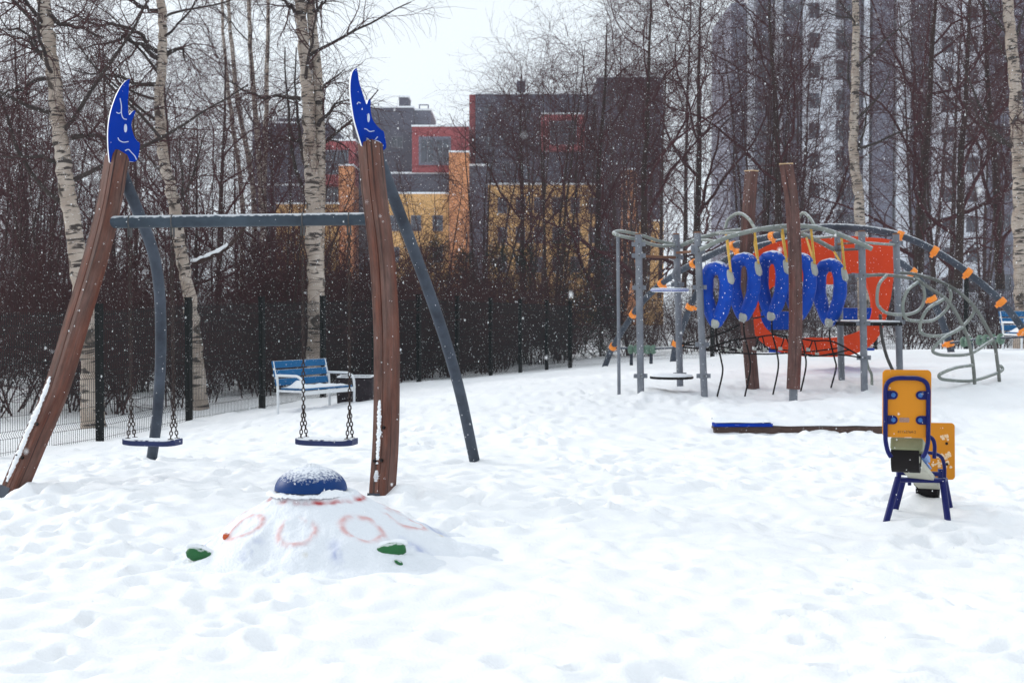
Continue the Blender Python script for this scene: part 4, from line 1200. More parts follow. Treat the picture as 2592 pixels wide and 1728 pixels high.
# far backrest (rear one)
fcn = P(2362, 1141, 11.05); fno = nrm(np.array([-.16, -1, .1]))
fl, fx, fy_ = backrest(fcn, fno, .325, .44, False)
sfx = -1 if fx[0] < 0 else 1
M['frost'] = mat('frost_film', (.70, .42, .20), .8, scale=70, col2=(.84, .70, .52), spec=.1)
rs = np.random.default_rng(77)
for cx, cy, sp_, kk in ((.10, .10, .03, 7), (.055, -.045, .03, 12), (.115, -.03, .018, 10), (.105, -.105, .025, 6), (.04, -.10, .02, 6)):
    mb = MB()
    for k in range(kk):
        x, y = cx + rs.normal(0, sp_ * .8), cy + rs.normal(0, sp_ * .6); rad = rs.uniform(.008, .018)
        if abs(x) > .15 or abs(y) > .2: continue
        cc = fcn + fx * sfx * x + fy_ * y + fno * .0095
        ring = [cc + (fx * math.cos(a) + fy_ * math.sin(a)) * rad * (1 + .2 * math.sin(3 * a + k)) for a in np.arange(9) * 2 * math.pi / 9]
        mb.add(ring + [cc + fno * .006], [(i, (i + 1) % 9, 9) for i in range(9)])
    mb.build('frost_patch', M['frost'], fl, ang=80)
for x in (-.1, .1):
    for y in (.06, -.1):
        c = fcn + fx * sfx * x + fy_ * y + fno * .01; MB().tube([c, c + fno * .006], .011, 10).build('bolt', M['black'], fl)
# seats, buffers, plank, handles, stand
def seat_box(c, w, l, h, m, name):
    o = MB().box(c, (w / 2, l / 2, h / 2), np.array([side, beamd, bup])).build(name, m, ss_, bevel=.012, segs=3); return o
sn = P(2296, 1124, 9.25); seat_box(sn + beamd * .06, .205, .20, .080, M['olive'], 'seat')
sf = P(2352, 1224, 11.0); seat_box(sf - beamd * .08, .200, .20, .07, M['olive'], 'seat')
MB().box((sn + sf) / 2 + bup * -.055, (.085, np.linalg.norm(sf - sn) / 2 - .1, .022), np.array([side, beamd, bup])).build('plank', M['cream'], ss_, bevel=.006)
MB().box((sn * .62 + sf * .38) + bup * -.028, (.088, .18, .006), np.array([side, beamd, bup])).build('plank_stripe', M['skyblue'], ss_, bevel=.002)
MB().box((sn * .80 + sf * .20) + bup * -.02, (.105, .16, .02), np.array([side, beamd, bup])).build('seat_frame', M['skyblue'], ss_, bevel=.004)
def buffer(c, rad, w):
    pts = []; 
    arc = [(math.cos(a), math.sin(a)) for a in np.linspace(R(-200), R(20), 19)]
    V, F = [], []
    for (x, y) in arc:
        for rr in (rad, rad * .72):
            for s_ in (-1, 1):
                V.append(c + axd * x * rr * .8 + UP * y * rr + side * s_ * w / 2)
    for i in range(len(arc) - 1):
        a, b = i * 4, (i + 1) * 4
        F += [(a, a + 1, b + 1, b), (a + 2, b + 2, b + 3, a + 3), (a, b, b + 2, a + 2), (a + 1, a + 3, b + 3, b + 1)]
    F += [(0, 2, 3, 1), (b, b + 1, b + 3, b + 2)]
    return MB().add(V, F).build('rubber_buffer', M['black'], ss_, ang=40)
buffer(P(2294, 1150, 9.32), .118, .178); buffer(P(2349, 1226, 11.02), .13, .165)
def handle(c0, hgt, w):
    pts = [c0 + side * w + UP * -.02, c0 + side * w + UP * hgt * .6, c0 + side * w * .75 + UP * hgt * .95, c0 + UP * hgt * 1.05, c0 - side * w * .75 + UP * hgt * .95, c0 - side * w + UP * hgt * .6, c0 - side * w + UP * -.02]
    return MB().tube(smooth(pts, 6), .0135, 10).build('handle', M['navy'], ss_)
handle(sn + beamd * .38 - bup * .02 + side * .02, .13, .12); handle(sf - beamd * .42 - bup * .04 + side * .02, .22, .125)
top = [(2272, 1214, 10.22), (2386, 1216, 10.32), (2391, 1214, 10.62), (2286, 1213, 10.52)]
foot = [(2239, 1336, 10.08), (2399, 1316, 10.2), (2406, 1294, 10.72), (2262, 1306, 10.62)]
TP_ = [P(*q) for q in top]; FT = [P(*q) for q in foot]
for a, b in zip(TP_, FT):
    d_ = nrm(b - a)
    MB().tube(smooth([a + np.array([0, 0, 0]) - d_ * .01, a + d_ * .03, b + d_ * .12], 5), .0235, 14).build('leg', M['navy'], ss_)
MB().tube(smooth([TP_[0], TP_[1]], 3), .018, 12).build('rail', M['navy'], ss_)
MB().tube(smooth([TP_[3], TP_[2]], 3), .018, 12).build('rail', M['navy'], ss_)
MB().tube(smooth([TP_[0], TP_[3]], 3), .018, 12).build('rail', M['navy'], ss_)
MB().tube(smooth([TP_[1], TP_[2]], 3), .018, 12).build('rail', M['navy'], ss_)
u0, u1 = P(2275, 1196, 10.3), P(2380, 1199, 10.4)
MB().box((u0 + u1) / 2, (np.linalg.norm(u1 - u0) / 2, .016, .016), np.array([nrm(u1 - u0), np.cross(UP, nrm(u1 - u0)), UP])).build('axle_bar', M['navy'], ss_, bevel=.003)
for q in (u0, u1):
    MB().box(q + [0, 0, -.012], (.014, .02, .05)).build('axle_bracket', M['navy'], ss_, bevel=.003)
for t_ in (.32, .62):
    c = u0 * (1 - t_) + u1 * t_ + np.array([0, -.017, 0]); MB().tube([c, c + [0, -.014, 0]], .013, 8).build('bolt', M['rust'], ss_)

# ------------------------------------------------------------------ sandbox edge
z0 = P(1812, 1079, 16.5)[2]
sbx = thing('sandbox', (SBX0, 16.5, z0), 'snow-filled sandbox with a dark board edge and navy corner seat', 'sandbox')
MB().bx(SBX0, SBX1, 16.45, 16.49, z0 - .16, z0).build('board', M['sandboard'], sbx, bevel=.004)
MB().bx(SBX0 - .035, SBX0 - .001, 16.45, 16.62, z0 - .16, z0 - .003).build('board', M['sandboard'], sbx, bevel=.004)
MB().bx(SBX1 + .001, SBX1 + .04, 16.45, 16.62, z0 - .16, z0 - .003).build('board', M['sandboard'], sbx, bevel=.004)
xb = P(1953, 1079, 16.5)[0]
MB().prism([(SBX0 - .03, 16.42), (xb, 16.42), (xb - .05, 16.62), (SBX0 - .03, 16.62)], (0, 0, z0 + .022), np.array([1., 0, 0]), np.array([0, 1., 0]), UP, .036).build('corner_seat', M['blue_plate'], sbx, ang=30)
V = []; r = np.random.default_rng(12); n, m_ = 90, 9
for i in range(n):
    x = SBX0 - .02 + (SBX1 - SBX0 + .04) * i / (n - 1)
    for j in range(m_):
        w = j / (m_ - 1); hh = (.036 if x < xb - .02 else .0)
        V.append((x, 16.455 + .36 * w + .008 * math.sin(x * 9), z0 + hh + .045 * math.sin(math.pi * min(w * .9 + .03, 1)) ** .6 * (1 + .4 * vnoise(np.array([x * 5]), np.array([w * 2]), 8)[0])))
MB().add(V, [(i * m_ + j, (i + 1) * m_ + j, (i + 1) * m_ + j + 1, i * m_ + j + 1) for i in range(n - 1) for j in range(m_ - 1)]).build('snow_ridge', M['snow_crust'], sbx, ang=80)

# ------------------------------------------------------------------ benches and bin
def bench(loc, yaw, label, seed, L=1.45):
    t = thing('park_bench', (0, 0, 0), label, 'bench', 'blue slatted benches')
    for k, (y, z) in enumerate(((-.10, .86), (-.065, .70), (-.03, .54))):
        a = R(13)
        MB().box((L / 2, y, z), (L / 2 + .03, .014, .064), np.array([[1, 0, 0], [0, math.cos(a), math.sin(a)], [0, -math.sin(a), math.cos(a)]])).build('back_slat', M['bench_blue'], t, bevel=.006)
    for y in (.10, .235, .37, .505):
        MB().box((L / 2, y, .415 + .01), (L / 2 - .03, .060, .018)).build('seat_slat', M['bench_blue'], t, bevel=.006)
    MB().box((L / 2, .58, .36), (L / 2 - .03, .012, .035)).build('front_apron', M['bench_white'], t, bevel=.003)
    for x in (0, L):
        fr = MB()
        fr.tube(smooth([(x, -.10, .665), (x, .30, .665), (x, .46, .655), (x, .555, .58), (x, .58, .46), (x, .58, .2), (x, .58, -.12)], 7), .024, 10)
        fr.tube([(x, .0, -.12), (x, .0, .40), (x, -.02, .665)], .024, 10)
        fr.build('arm_frame', M['bench_white'], t)
        MB().tube([(x, -.02, .52), (x, -.115, .92)], .02, 8).build('back_support', M['bench_white'], t)
        MB().tube([(x, .0, .385), (x, .58, .385)], .02, 8).build('seat_support', M['bench_white'], t)
    r = np.random.default_rng(seed); V = []; n, m_ = 40, 12
    for i in range(n):
        for j in range(m_):
            u_, w = i / (n - 1), j / (m_ - 1)
            e = (min(1, 12 * u_, 12 * (1 - u_)) * min(1, 5 * w, 5 * (1 - w)))
            V.append((.04 + (L - .08) * u_, .05 + .44 * w, .446 + e * (.024 + .02 * vnoise(np.array([u_ * 9.]), np.array([w * 4.]), seed)[0] + .09 * math.exp(-((u_ - .86) / .09) ** 2 - ((w - .5) / .3) ** 2))))
    MB().add(V, [(i * m_ + j, (i + 1) * m_ + j, (i + 1) * m_ + j + 1, i * m_ + j + 1) for i in range(n - 1) for j in range(m_ - 1)]).build('seat_snow', M['snow_crust'], t, ang=80)
    t.location = loc; t.rotation_euler = (0, 0, yaw); t.scale = (.88, .88, .86)
    return t
q = P(834, 1032, 23.3)
bench((q[0], 23.3, gz(q[0], 23.3) - .02), R(-121.5), 'blue slatted bench with white tube arms behind the swing and beside the dark bin', 1)
for ch in (): pass
q = P(2546, 893, 28.5)
bench((q[0] + 1.10, 29.0, gz(q[0] + .5, 28.8) - .02), R(-156), 'blue bench with white arms beyond the arched dark climbing pipe', 2)
q = P(901, 1026, 23.6); g = gz(q[0], q[1]); bz_ = P(900, 954, 23.6)[2]
bn = thing('litter_bin', (q[0], q[1], g), 'dark square litter bin with a snowy rim beside the blue bench', 'litter bin')
bh = bz_ - g
w_ = .30
prof = rrect(2 * w_, 2 * w_, .05)
a_ = [np.array([q[0] + x * .93, q[1] + y * .93, g - .12]) for x, y in prof]; b_ = [np.array([q[0] + x, q[1] + y, bz_]) for x, y in prof]
c_ = [np.array([q[0] + x * .84, q[1] + y * .84, bz_]) for x, y in prof]; d_ = [np.array([q[0] + x * .8, q[1] + y * .8, bz_ - .25]) for x, y in prof]
n = len(prof); F = []
for l in range(3): F += [(l * n + i, l * n + (i + 1) % n, (l + 1) * n + (i + 1) % n, (l + 1) * n + i) for i in range(n)]
F += [tuple(range(n))[::-1], tuple(3 * n + i for i in range(n))]
ob = MB().add(a_ + b_ + c_ + d_, F).build('body', M['bin'], bn, ang=40)
MB().tube([((b + c) / 2 + np.array([0, 0, .012])) for b, c in zip(b_, c_)], .013, 6, closed=True).build('rim_snow', M['snow_crust'], bn)
ob.rotation_euler = (0, 0, R(0))
V = [np.array([q[0] + x * .8 * k, q[1] + y * .8 * k, bz_ - .10 + .05 * (1 - k)]) for k in (1, .6, .25) for x, y in prof]
MB().add(V, [(l * n + i, l * n + (i + 1) % n, (l + 1) * n + (i + 1) % n, (l + 1) * n + i) for l in range(2) for i in range(n)] + [tuple(2 * n + i for i in range(n))]).build('snow_fill', M['snow_crust'], bn, ang=60)

# ------------------------------------------------------------------ climbing frame
cf = thing('climbing_frame', P(1950, 990, 20.3), 'large climbing frame of grey posts, arched pipes and a red-orange round panel', 'climbing frame')
def pole(px0, py0, px1, py1, Y, r_, collars=(), cap=True, m='galv'):
    a, b = P(px0, py0, Y), P(px1, py1, Y); b = b + nrm(b - a) * .15
    o = MB().tube([a, a * .5 + b * .5, b], r_, 16).build('pole', M[m], cf)
    if cap: MB().tube([a + [0, 0, .001], a + [0, 0, .012], a + [0, 0, .02]], [r_ * 1.06, r_ * 1.06, r_ * .6], 16).build('pole_cap', M['rust'], o)
    for cy in collars:
        t = (cy - py0) / (py1 - py0); c = P(px0 + (px1 - px0) * t, cy, Y)
        k = MB().tube([c - [0, 0, .032], c + [0, 0, .032]], r_ * 1.22, 16)
        for s_ in (-1, 1): k.box(c + [s_ * r_ * 1.55, 0, 0], (r_ * .42, .014, .03))
        cb_ = k.build('collar', M['galv'], o, ang=30)
        MB().tube([c + [0, -r_ * 1.2, 0], c + [0, -r_ * 1.2 - .012, 0]], .011, 8).build('collar_bolt', M['darktube'], o)
    return o
pole(1564, 598, 1567, 998, 20.0, .024, (), False)
pole(1616, 594, 1622, 996, 19.9, .049, (618, 647, 728, 951))
pole(1712, 594, 1722, 993, 21.0, .049, (625, 652, 720, 948))
pole(1765, 590, 1783, 1000, 19.7, .049, (626, 637, 727, 872, 951))
pole(2120, 600, 2131, 977, 21.0, .049, (628, 815))
pole(2181, 587, 2188, 988, 19.7, .049, (625, 697, 818, 905))
pole(2268, 594, 2278, 960, 20.6, .049, (615, 815))
def pipe(pts, Y, r_, m, name, sides=10, n=6):
    q = smooth([P(p[0], p[1], (p[2] if len(p) > 2 else Y)) for p in pts], n)
    return MB().tube(q, r_, sides).build(name, M[m], cf), q
# loop handle at the left
pipe([(1712, 622, 21.0), (1660, 621, 20.6), (1612, 606, 20.1), (1570, 597, 19.9), (1553, 590, 20.0), (1572, 585, 20.3), (1625, 596, 20.6), (1668, 610, 20.8), (1712, 619, 21.0)], 20, .024, 'tube', 'loop_handle')
pipe([(1620, 648, 19.9), (1712, 652, 21.0)], 20, .02, 'rust', 'rung'); pipe([(1712, 640, 21), (1768, 635, 19.7)], 20, .02, 'rust', 'rung')
pipe([(1715, 668, 20.98), (1706, 690, 20.9), (1706, 700, 20.9), (1720, 716, 20.98)], 20.9, .028, 'galv', 'bent_handle')
# overhead ladder: two arched rails and rungs
fr_ = [(1772, 632), (1830, 605), (1900, 585), (1960, 575), (2020, 572), (2070, 577), (2130, 596), (2207, 630)]
bk_ = [(1722, 622), (1780, 600), (1850, 585), (1930, 580), (2000, 586), (2050, 600), (2112, 632)]
_, qf = pipe(fr_, 19.55, .034, 'tube', 'ladder_rail'); _, qb = pipe(bk_, 21.0, .034, 'tube', 'ladder_rail')
for t_ in np.linspace(.12, .88, 6):
    a, b = qf[int(t_ * (len(qf) - 1))], qb[int(t_ * (len(qb) - 1))]
    MB().tube([a, b], .017, 8).build('rung', M['tube'], cf)
pipe([(1836, 578, 20.6), (1844, 555, 20.6), (1870, 540, 20.5), (1893, 552, 20.3), (1911, 578, 20.1)], 20.5, .024, 'tube', 'arch_handle')
pipe([(2010, 578, 20.6), (2030, 540, 20.5), (2050, 552, 20.3), (2064, 576, 20.1)], 20.5, .024, 'tube', 'arch_handle')
pipe([(2120, 618, 21), (2184, 612, 19.7)], 20, .018, 'rust', 'rung'); pipe([(2120, 633, 21), (2181, 630, 19.7)], 20, .02, 'darktube', 'rung'); pipe([(2184, 614, 19.7), (2268, 620, 20.6)], 20, .02, 'tube', 'rung')
# wooden posts
for pxs, rot in (([(1902, 434), (1895, 540), (1887, 680), (1888, 780), (1897, 880), (1906, 985)], R(42)), ([(1990, 417), (2004, 510), (2011, 620), (2014, 740), (2013, 860), (2008, 984)], R(-12))):
    Yw = 20.6 if pxs[0][0] < 1950 else 19.2
    o, pts, Sv, Fv, tt = timber('timber_post', pxs, [Yw] * 6, .073 if Yw > 20 else .090, rot, cf, 'wood2', False)
    MB().sweep([pts[0] + tt[0] * -.001 + [0, 0, .012], pts[0] + [0, 0, .0005]], (lambda w: [(-w, -w), (w, -w), (w, w), (-w, w)])(.075 if Yw > 20 else .092), np.array([math.sin(rot), -math.cos(rot), 0])).build('top_cap', M['endgrain'], o, ang=0)
    e = pts[-1]; MB().box(e + [0, 0, -.05], (.05, .045, .14)).build('steel_foot', M['galv'], o, bevel=.004)
# big dark arches with orange clips
A_ = [(1522, 946, 30.0), (1530, 930, 29.9), (1552, 877, 29.5), (1603, 795, 28.7), (1654, 735, 28.0), (1722, 686, 27.2), (1790, 650, 26.5), (1855, 622, 25.9), (1955, 598, 25.2), (2050, 578, 24.7), (2140, 575, 24.4), (2230, 585, 24.2), (2290, 600, 24.0), (2366, 635, 23.9), (2450, 690, 23.8), (2535, 764, 23.7), (2592, 838, 23.6), (2625, 905, 23.6), (2632, 950, 23.6)]
B_ = [(1697, 945, 28.6), (1702, 925, 28.6), (1712, 870, 28.5), (1735, 808, 28.3), (1762, 745, 28.1), (1812, 680, 27.8), (1868, 642, 27.5), (1960, 615, 27.2), (2080, 605, 27), (2200, 625, 26.9), (2290, 672, 26.8), (2340, 725, 26.8), (2375, 790, 26.8), (2400, 860, 26.8), (2412, 912, 26.8), (2416, 935, 26.8)]
_, qa = pipe(A_, 22, .060, 'galvdark', 'arch_pipe', 14); _, qb2 = pipe(B_, 25, .066, 'galvdark', 'arch_pipe', 14)
def clip(px, py, q, r_):
    d = [np.linalg.norm(np.array([CX + p[0] / p[1] * FPX - px, HOR + (CAM[2] - p[2]) / p[1] * FPX - py])) for p in q]
    i = int(np.argmin(d)); i = min(max(i, 1), len(q) - 2); t = nrm(q[i + 1] - q[i - 1])
    o = MB().tube([q[i] - t * .055, q[i] - t * .045, q[i] + t * .045, q[i] + t * .055], [r_ * 1.1, r_ * 1.36, r_ * 1.36, r_ * 1.1], 14).build('orange_clip', M['orange'], cf, ang=50)
    s_ = nrm(np.cross(t, [0, 1, 0])); s_ = s_ * (-1 if s_[2] > 0 else 1)
    MB().box(q[i] + s_ * r_ * 1.6, (.028, .02, .03), np.array([t, np.cross(s_, t), s_])).build('clip_lug', M['orange'], o, bevel=.005)
for px, py in ((1551, 876), (1604, 794), (1674, 720), (1760, 664), (1853, 622), (1955, 600), (2281, 597), (2365, 634), (2449, 689), (2534, 763), (2590, 838)): clip(px, py, qa, .060)
for px, py in ((1711, 872), (1747, 780), (1868, 642), (2312, 694), (2360, 757), (2402, 868)): clip(px, py, qb2, .066)
# low bars with grip balls
for bar, balls in (([(1552, 880, 29.5), (1640, 882, 29.0), (1712, 880, 28.5)], [1590, 1606, 1622, 1638, 1654]), ([(2402, 868, 26.8), (2480, 858, 25.5), (2592, 852, 23.7)], [2440, 2458, 2476, 2494, 2512, 2528])):
    o, qq = pipe(bar, 22, .022, 'galvdark', 'low_bar')
    for bx_ in balls:
        i = int(np.argmin([abs(CX + p[0] / p[1] * FPX - bx_) for p in qq]))
        blob(qq[i] + [0, 0, -.02], np.eye(3), (.064, .064, .088), M['greenball'], 'grip_ball', o, bx_)
for px, y0, y1, Y in ((1598, 886, 935, 29.3), (1648, 886, 932, 29.0), (2458, 868, 925, 25.9), (2404, 872, 915, 26.8)):
    pole(px, y0, px, y1, Y, .035, (), False, 'galvdark')
# red-orange round panel with an opening
YP = 21.9
outer = [(1905, 642), (1950, 618), (2000, 606), (2080, 600), (2150, 598), (2200, 601), (2262, 611), (2266, 660), (2262, 700), (2252, 765), (2234, 830), (2206, 872), (2150, 899), (2075, 902), (2000, 897), (1945, 878), (1912, 848), (1893, 805), (1888, 750), (1892, 690)]
hole = [(1930, 760), (1950, 725), (2000, 708), (2060, 712), (2110, 716), (2145, 690), (2180, 692), (2203, 745), (2207, 785), (2196, 818), (2165, 842), (2110, 854), (2050, 854), (1990, 858), (1950, 842), (1925, 805), (1916, 750)]
def ringplate(outer, hole, Y, th, m, name, yaw=0.0):
    n = 72
    def resamp(poly):
        p = smooth([(*q, 0) for q in poly + poly[:1]], 8)[:, :2]; c = np.array([2075, 760.])
        a = np.unwrap(np.arctan2(p[:, 1] - c[1], p[:, 0] - c[0])); rr = np.linalg.norm(p - c, axis=1)
        if a[-1] < a[0]: a, rr = a[::-1], rr[::-1]
        t = np.arange(n) * 2 * math.pi / n; base = a[0]
        tt = base + (t - base) % (2 * math.pi)
        r2 = np.interp(tt, a, rr); return np.stack([c[0] + r2 * np.cos(t), c[1] + r2 * np.sin(t)], 1)
    o, h = resamp(outer), resamp(hole)
    V = [P(x, y, Y) + [0, dy, 0] for dy in (-th / 2, th / 2) for poly in (o, h) for x, y in poly]
    F = []
    for i in range(n):
        j = (i + 1) % n
        F += [(i, j, n + j, n + i), (2 * n + i, 3 * n + i, 3 * n + j, 2 * n + j), (i, 2 * n + i, 2 * n + j, j), (n + i, n + j, 3 * n + j, 3 * n + i)]
    return MB().add(V, F).build(name, M[m], cf, ang=35)
ringplate(outer, hole, YP, .03, 'red', 'round_panel')
rp2 = ringplate([(x * .98 + 41, y * .985 + 14) for x, y in outer], [(x * .98 + 41, y * .985 + 14) for x, y in hole], 23.3, .03, 'red', 'round_panel')
def plate(px0, px1, py0, py1, Y, th, m, name):
    a, b = P(px0, py1, Y), P(px1, py0, Y)
    return MB().bx(a[0], b[0], Y - th / 2, Y + th / 2, a[2], b[2]).build(name, M[m], cf, bevel=.006)
plate(1926, 2002, 788, 834, 22.4, .03, 'ring', 'blue_board'); plate(1946, 2012, 858, 892, 22.5, .03, 'ring', 'blue_board'); plate(2134, 2170, 779, 808, 22.6, .03, 'ring', 'blue_board'); plate(2186, 2208, 779, 808, 22.6, .03, 'ring', 'blue_board')
a, b = P(2090, 880, 22.2), P(2182, 846, 22.9)
fl_ = MB().bx(a[0], b[0], 22.1, 23.1, a[2] - .04, a[2]).build('floor_board', M['ring'], cf, bevel=.005)
V = []; n, m_ = 16, 12
for i in range(n):
    for j in range(m_):
        u_, w = i / (n - 1), j / (m_ - 1); V.append((a[0] + (b[0] - a[0]) * u_, 22.1 + w, a[2] + .002 + .17 * math.sin(math.pi * (.06 + .88 * u_)) ** .6 * math.sin(math.pi * (.05 + .9 * w)) ** .5))
MB().add(V, [(i * m_ + j, (i + 1) * m_ + j, (i + 1) * m_ + j + 1, i * m_ + j + 1) for i in range(n - 1) for j in range(m_ - 1)]).build('snow_heap', M['snow_crust'], fl_, ang=80)
# round platforms
def disc(px, py, Y, r_, th, m, snow, name='platform'):
    c = P(px, py, Y)
    o = MB().lathe([(r_ * .96, -th / 2), (r_, -th / 2 + .006), (r_, th / 2 - .006), (r_ * .97, th / 2)], c, 36).build(name, M[m], cf, ang=40)
    if snow: MB().lathe([(r_ * .97, th / 2 + .001), (r_ * .94, th / 2 + snow * .7), (r_ * .7, th / 2 + snow), (.01, th / 2 + snow * 1.1)], c, 36).build('platform_snow', M['snow_crust'], o, ang=60)
    return o
d1 = disc(1695, 734, 20.2, .27, .035, 'ring', .012)
MB().lathe([(.272, -.006), (.274, -.006), (.274, .003), (.272, .003)], P(1695, 734, 20.2), 36).build('white_stripe', M['white_edge'], d1)
MB().lathe([(.20, -.03), (.255, -.024), (.255, -.0185), (.20, -.0185)], P(1695, 734, 20.2), 36).build('white_underside', M['white_edge'], d1)
disc(1700, 955, 20.2, .31, .035, 'black', .03)
a, b = P(2126, 822, 20), P(2272, 812, 20)
o = MB().bx(a[0], b[0], 19.75, 20.9, a[2] - .01, a[2] + .035).build('platform', M['black'], cf, bevel=.006)
MB().bx(a[0] + .2, b[0] - .02, 19.78, 20.85, a[2] + .036, a[2] + .058).build('platform_snow', M['snow_crust'], o, bevel=.012)
# looped climbing tubes at the right
R1_ = [(2190, 697, 19.7), (2245, 696, 19.7), (2316, 707, 19.65), (2351, 728, 19.6), (2400, 763, 19.55), (2438, 826, 19.5), (2456, 879, 19.45), (2464, 930, 19.4), (2468, 985, 19.4)]
R2_ = [(2275, 690, 20.6), (2316, 694, 20.5), (2372, 710, 20.4), (2421, 735, 20.3), (2463, 773, 20.2), (2491, 816, 20.1), (2516, 868, 20.1), (2525, 920, 20.0), (2531, 978, 20.0)]
pipe(R1_, 20, .025, 'rail', 'loop_rail'); pipe(R2_, 20, .025, 'rail', 'loop_rail')
for lp in ([(2245, 696, 19.7), (2225, 720, 19.5), (2220, 760, 19.45), (2228, 780, 19.5), (2252, 794, 19.7), (2300, 795, 20.3), (2330, 780, 20.5), (2340, 750, 20.5), (2335, 722, 20.5), (2318, 697, 20.5)],
           [(2325, 712, 19.65), (2297, 735, 19.4), (2285, 775, 19.35), (2293, 805, 19.4), (2318, 812, 19.6), (2362, 810, 20.2), (2396, 782, 20.4), (2407, 748, 20.4), (2402, 726, 20.35)],
           [(2388, 757, 19.55), (2348, 782, 19.3), (2330, 818, 19.25), (2333, 842, 19.3), (2358, 850, 19.5), (2400, 846, 19.9), (2440, 822, 20.2), (2464, 792, 20.25), (2465, 775, 20.2)],
           [(2438, 828, 19.5), (2392, 853, 19.2), (2363, 882, 19.15), (2368, 894, 19.2), (2400, 899, 19.4), (2455, 895, 19.8), (2500, 868, 20.05), (2514, 860, 20.1)],
           [(2462, 924, 19.4), (2420, 930, 19.1), (2382, 945, 19.05), (2378, 955, 19.1), (2396, 961, 19.2), (2460, 963, 19.6), (2518, 946, 19.95), (2537, 936, 20.1), (2534, 927, 20.1), (2526, 925, 20.0)]):
    pipe(lp, 20, .023, 'tube', 'climbing_loop')
pipe([(2228, 795, 20.9), (2232, 850, 20.9), (2244, 900, 20.9), (2262, 942, 20.9)], 20.9, .024, 'darktube', 'slide_pole'); pipe([(2192, 905, 20.4), (2198, 930, 20.4), (2206, 948, 20.4), (2207, 975, 20.4)], 20.4, .02, 'tube', 'slide_pole')
# rope net
def rope(pts, r_=.012, parent=cf, name='rope', m='black'):
    q = smooth([P(*p) for p in pts], 6); return MB().tube(q, r_, 6).build(name, M[m], parent)
ropes = [[(1785, 884, 19.7), (1850, 862, 19.8), (1905, 855, 19.9), (1955, 848, 20), (2000, 852, 20), (2058, 862, 20), (2110, 865, 19.9), (2184, 905, 19.7)],
         [(1785, 886, 19.7), (1860, 893, 19.5), (1940, 896, 19.4), (2010, 893, 19.3), (2070, 900, 19.4), (2120, 897, 19.5), (2184, 905, 19.7)],
         [(1722, 878, 21), (1800, 885, 21.2), (1870, 886, 21.2), (1960, 884, 21.3), (2040, 890, 21.3), (2128, 880, 21)],
         [(1722, 870, 21), (1780, 876, 21), (1830, 878, 20.6), (1880, 890, 20.3)], [(2020, 895, 20), (2060, 901, 20.2), (2110, 894, 20.4), (2150, 885, 20.6)],
         [(1722, 872, 21), (1790, 855, 20.7), (1840, 838, 20.6), (1872, 822, 20.6)], [(1905, 806, 20.6), (1935, 800, 21), (1960, 790, 21.4)]]
for rp_ in ropes: rope(rp_)
for x, y0, x1, y1 in ((1850, 862, 1840, 886), (1862, 862, 1872, 886), (1920, 854, 1910, 882), (1930, 852, 1936, 884), (1985, 853, 1975, 882), (1990, 853, 2000, 884), (2056, 863, 2046, 884), (2062, 863, 2068, 896), (1815, 872, 1822, 890)):
    rope([(x, y0, 20), ((x + x1) / 2 + 1, (y0 + y1) / 2, 20.05), (x1, y1, 20.1)], .010)
    c = P(x1, y1, 20.1); MB().box(c, (.026, .022, .024)).build('net_joint', M['ringclamp'], cf, bevel=.006)

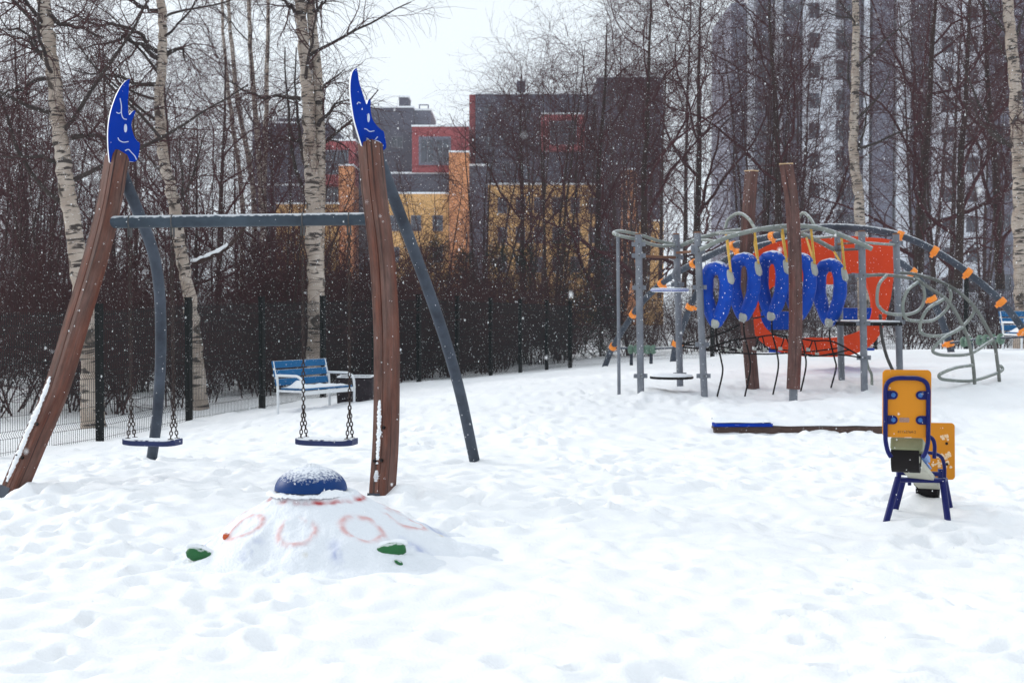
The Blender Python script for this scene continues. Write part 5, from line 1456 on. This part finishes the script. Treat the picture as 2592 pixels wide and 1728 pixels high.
# ------------------------------------------------------------------ hanging blue hoops
HOOPS = [(1813, 660, 832, 19.75, 'first blue hose hoop, hanging next to the grey poles with round platforms'),
         (1883, 638, 816, 19.95, 'second blue hose hoop, hanging in front of the straight wooden post'),
         (1954, 633, 813, 20.1, 'third blue hose hoop, middle of the row beside the bent wooden post'),
         (2024, 639, 813, 20.2, 'fourth blue hose hoop, half hidden behind the bent wooden post'),
         (2100, 653, 829, 20.3, 'fifth blue hose hoop, hanging in front of the red-orange panel by the loops')]
def nearest_rail(q, px):
    return q[int(np.argmin([abs(CX + p[0] / p[1] * FPX - px) for p in q]))]
for hx, ht, hb_, Yh, lab in HOOPS:
    top_, bot = P(hx, ht, Yh), P(hx, hb_, Yh); H = top_[2] - bot[2]; rt = .097
    ctr = (top_ + bot) / 2
    t = thing('hanging_hoop', (ctr[0], Yh, bot[2]), lab, 'hoop', 'blue hose hoops hung in a row')
    yaw = R(-48); e1 = np.array([math.cos(yaw), math.sin(yaw), 0])
    hh = H / 2 - rt
    shp = [(0, 1.0), (.55, .93), (.93, .66), (1.0, .25), (.93, -.15), (.58, -.60), (.14, -.95), (0, -1.0), (-.14, -.95), (-.58, -.60), (-.93, -.15), (-1.0, .25), (-.93, .66), (-.55, .93)]
    w_ = .178
    pts = smooth([ctr + e1 * x * w_ + UP * z * hh for x, z in shp + shp[:1]], 5)[:-1]
    n_ = len(pts)
    rad = rt * (1 + .025 * np.sin(np.arange(n_) * 2 * math.pi / n_ * 9)) * (1 - .16 * np.exp(-((np.arange(n_) - n_ / 2) / (n_ * .06)) ** 2))
    MB().tube(pts, rad, 16, closed=True).build('hose_ring', M['ring'], t)
    # grey clamps: shoulder and tip
    i = int(n_ * .16); pc_ = pts[i]; outw = nrm(e1 * .9 + UP * .3)
    axs = np.array([outw, np.cross(UP, e1), np.cross(outw, np.cross(UP, e1))])
    blob(pc_ + outw * rt * .62, axs, (.055, .070, .105), M['ringclamp'], 'clamp', t, 3)
    c_sh = pc_ + outw * rt * .9 + UP * .06
    blob(pts[n_ // 2] + np.array([-.02, -.055, -.02]), np.eye(3), (.055, .07, .065), M['ringclamp'], 'tip_clamp', t, 4)
    fa, ba_ = nearest_rail(qf, hx + 26), nearest_rail(qb, hx + 18)
    for s_, rl in ((1, fa), (-1, ba_)):
        a_ = rl - UP * .03; MB().tube([a_, (a_ + c_sh) / 2 + [0, 0, 0], c_sh + UP * .01], .017, 6).build('strap', M['strap'], t)
    tipb = pts[n_ // 2] - UP * rt * .9
    g_ = gz(tipb[0], Yh - .1)
    rq = smooth([tipb, tipb + [.01, 0, -.18], tipb + [.07, -.03, -.45], np.array([tipb[0] + .08, Yh - .08, g_ * .5 + tipb[2] * .5 - .15]), np.array([tipb[0] + .0, Yh - .1, g_ - .02])], 6)
    MB().tube(rq, .0125, 7).build('tail_rope', M['black'], t)

# ------------------------------------------------------------------ falling snow
nF = 150000
r = np.random.default_rng(99)
C = np.stack([r.uniform(-11, 13, nF), 1.6 + 26.4 * r.random(nF) ** .6, r.uniform(-.2, 8.5, nF)], 1)
keep = C[:, 2] > base_z(C[:, 0], C[:, 1]) + .12
C = C[keep]; n = len(C)
sz = (.0017 + .0034 * r.random(n) ** 2.6)
T4 = nrm(np.array([[1, 1, 1], [-1, -1, 1], [-1, 1, -1], [1, -1, -1]], float))
Q = r.normal(size=(n, 3, 3)); Q = np.linalg.qr(Q)[0]
st = np.stack([np.ones(n), r.uniform(.6, 1.0, n), r.uniform(1.0, 2.2, n)], 1)
V = (C[:, None] + np.einsum('ij,njk->nik', T4, Q) * st[:, None] * sz[:, None, None]).reshape(-1, 3)
Fq = (np.arange(n)[:, None, None] * 4 + np.array([[0, 1, 2], [0, 3, 1], [0, 2, 3], [1, 3, 2]])[None]).reshape(-1, 3)
M['flake'] = mat('snowflake', (.93, .94, .96), .6, var=.02)
tag(link('falling_snow', fast_mesh('falling_snow', V, Fq, M['flake'])), 'white snowflakes falling through the air over the playground', 'snow', kind='stuff')

# ------------------------------------------------------------------ haze
hz = bpy.data.materials.new('haze'); hz.use_nodes = True
t = hz.node_tree; t.nodes.clear()
ou = t.nodes.new('ShaderNodeOutputMaterial'); pv = t.nodes.new('ShaderNodeVolumePrincipled')
pv.inputs['Color'].default_value = (.86, .90, .96, 1); pv.inputs['Density'].default_value = .0005; pv.inputs['Anisotropy'].default_value = .2
t.links.new(pv.outputs[0], ou.inputs['Volume'])
o = MB().bx(-420, 420, -60, 680, -3.0, 60).build('haze', hz, None, ang=0)
tag(o, 'thin cold snowy haze hanging in the air', 'haze', kind='stuff')
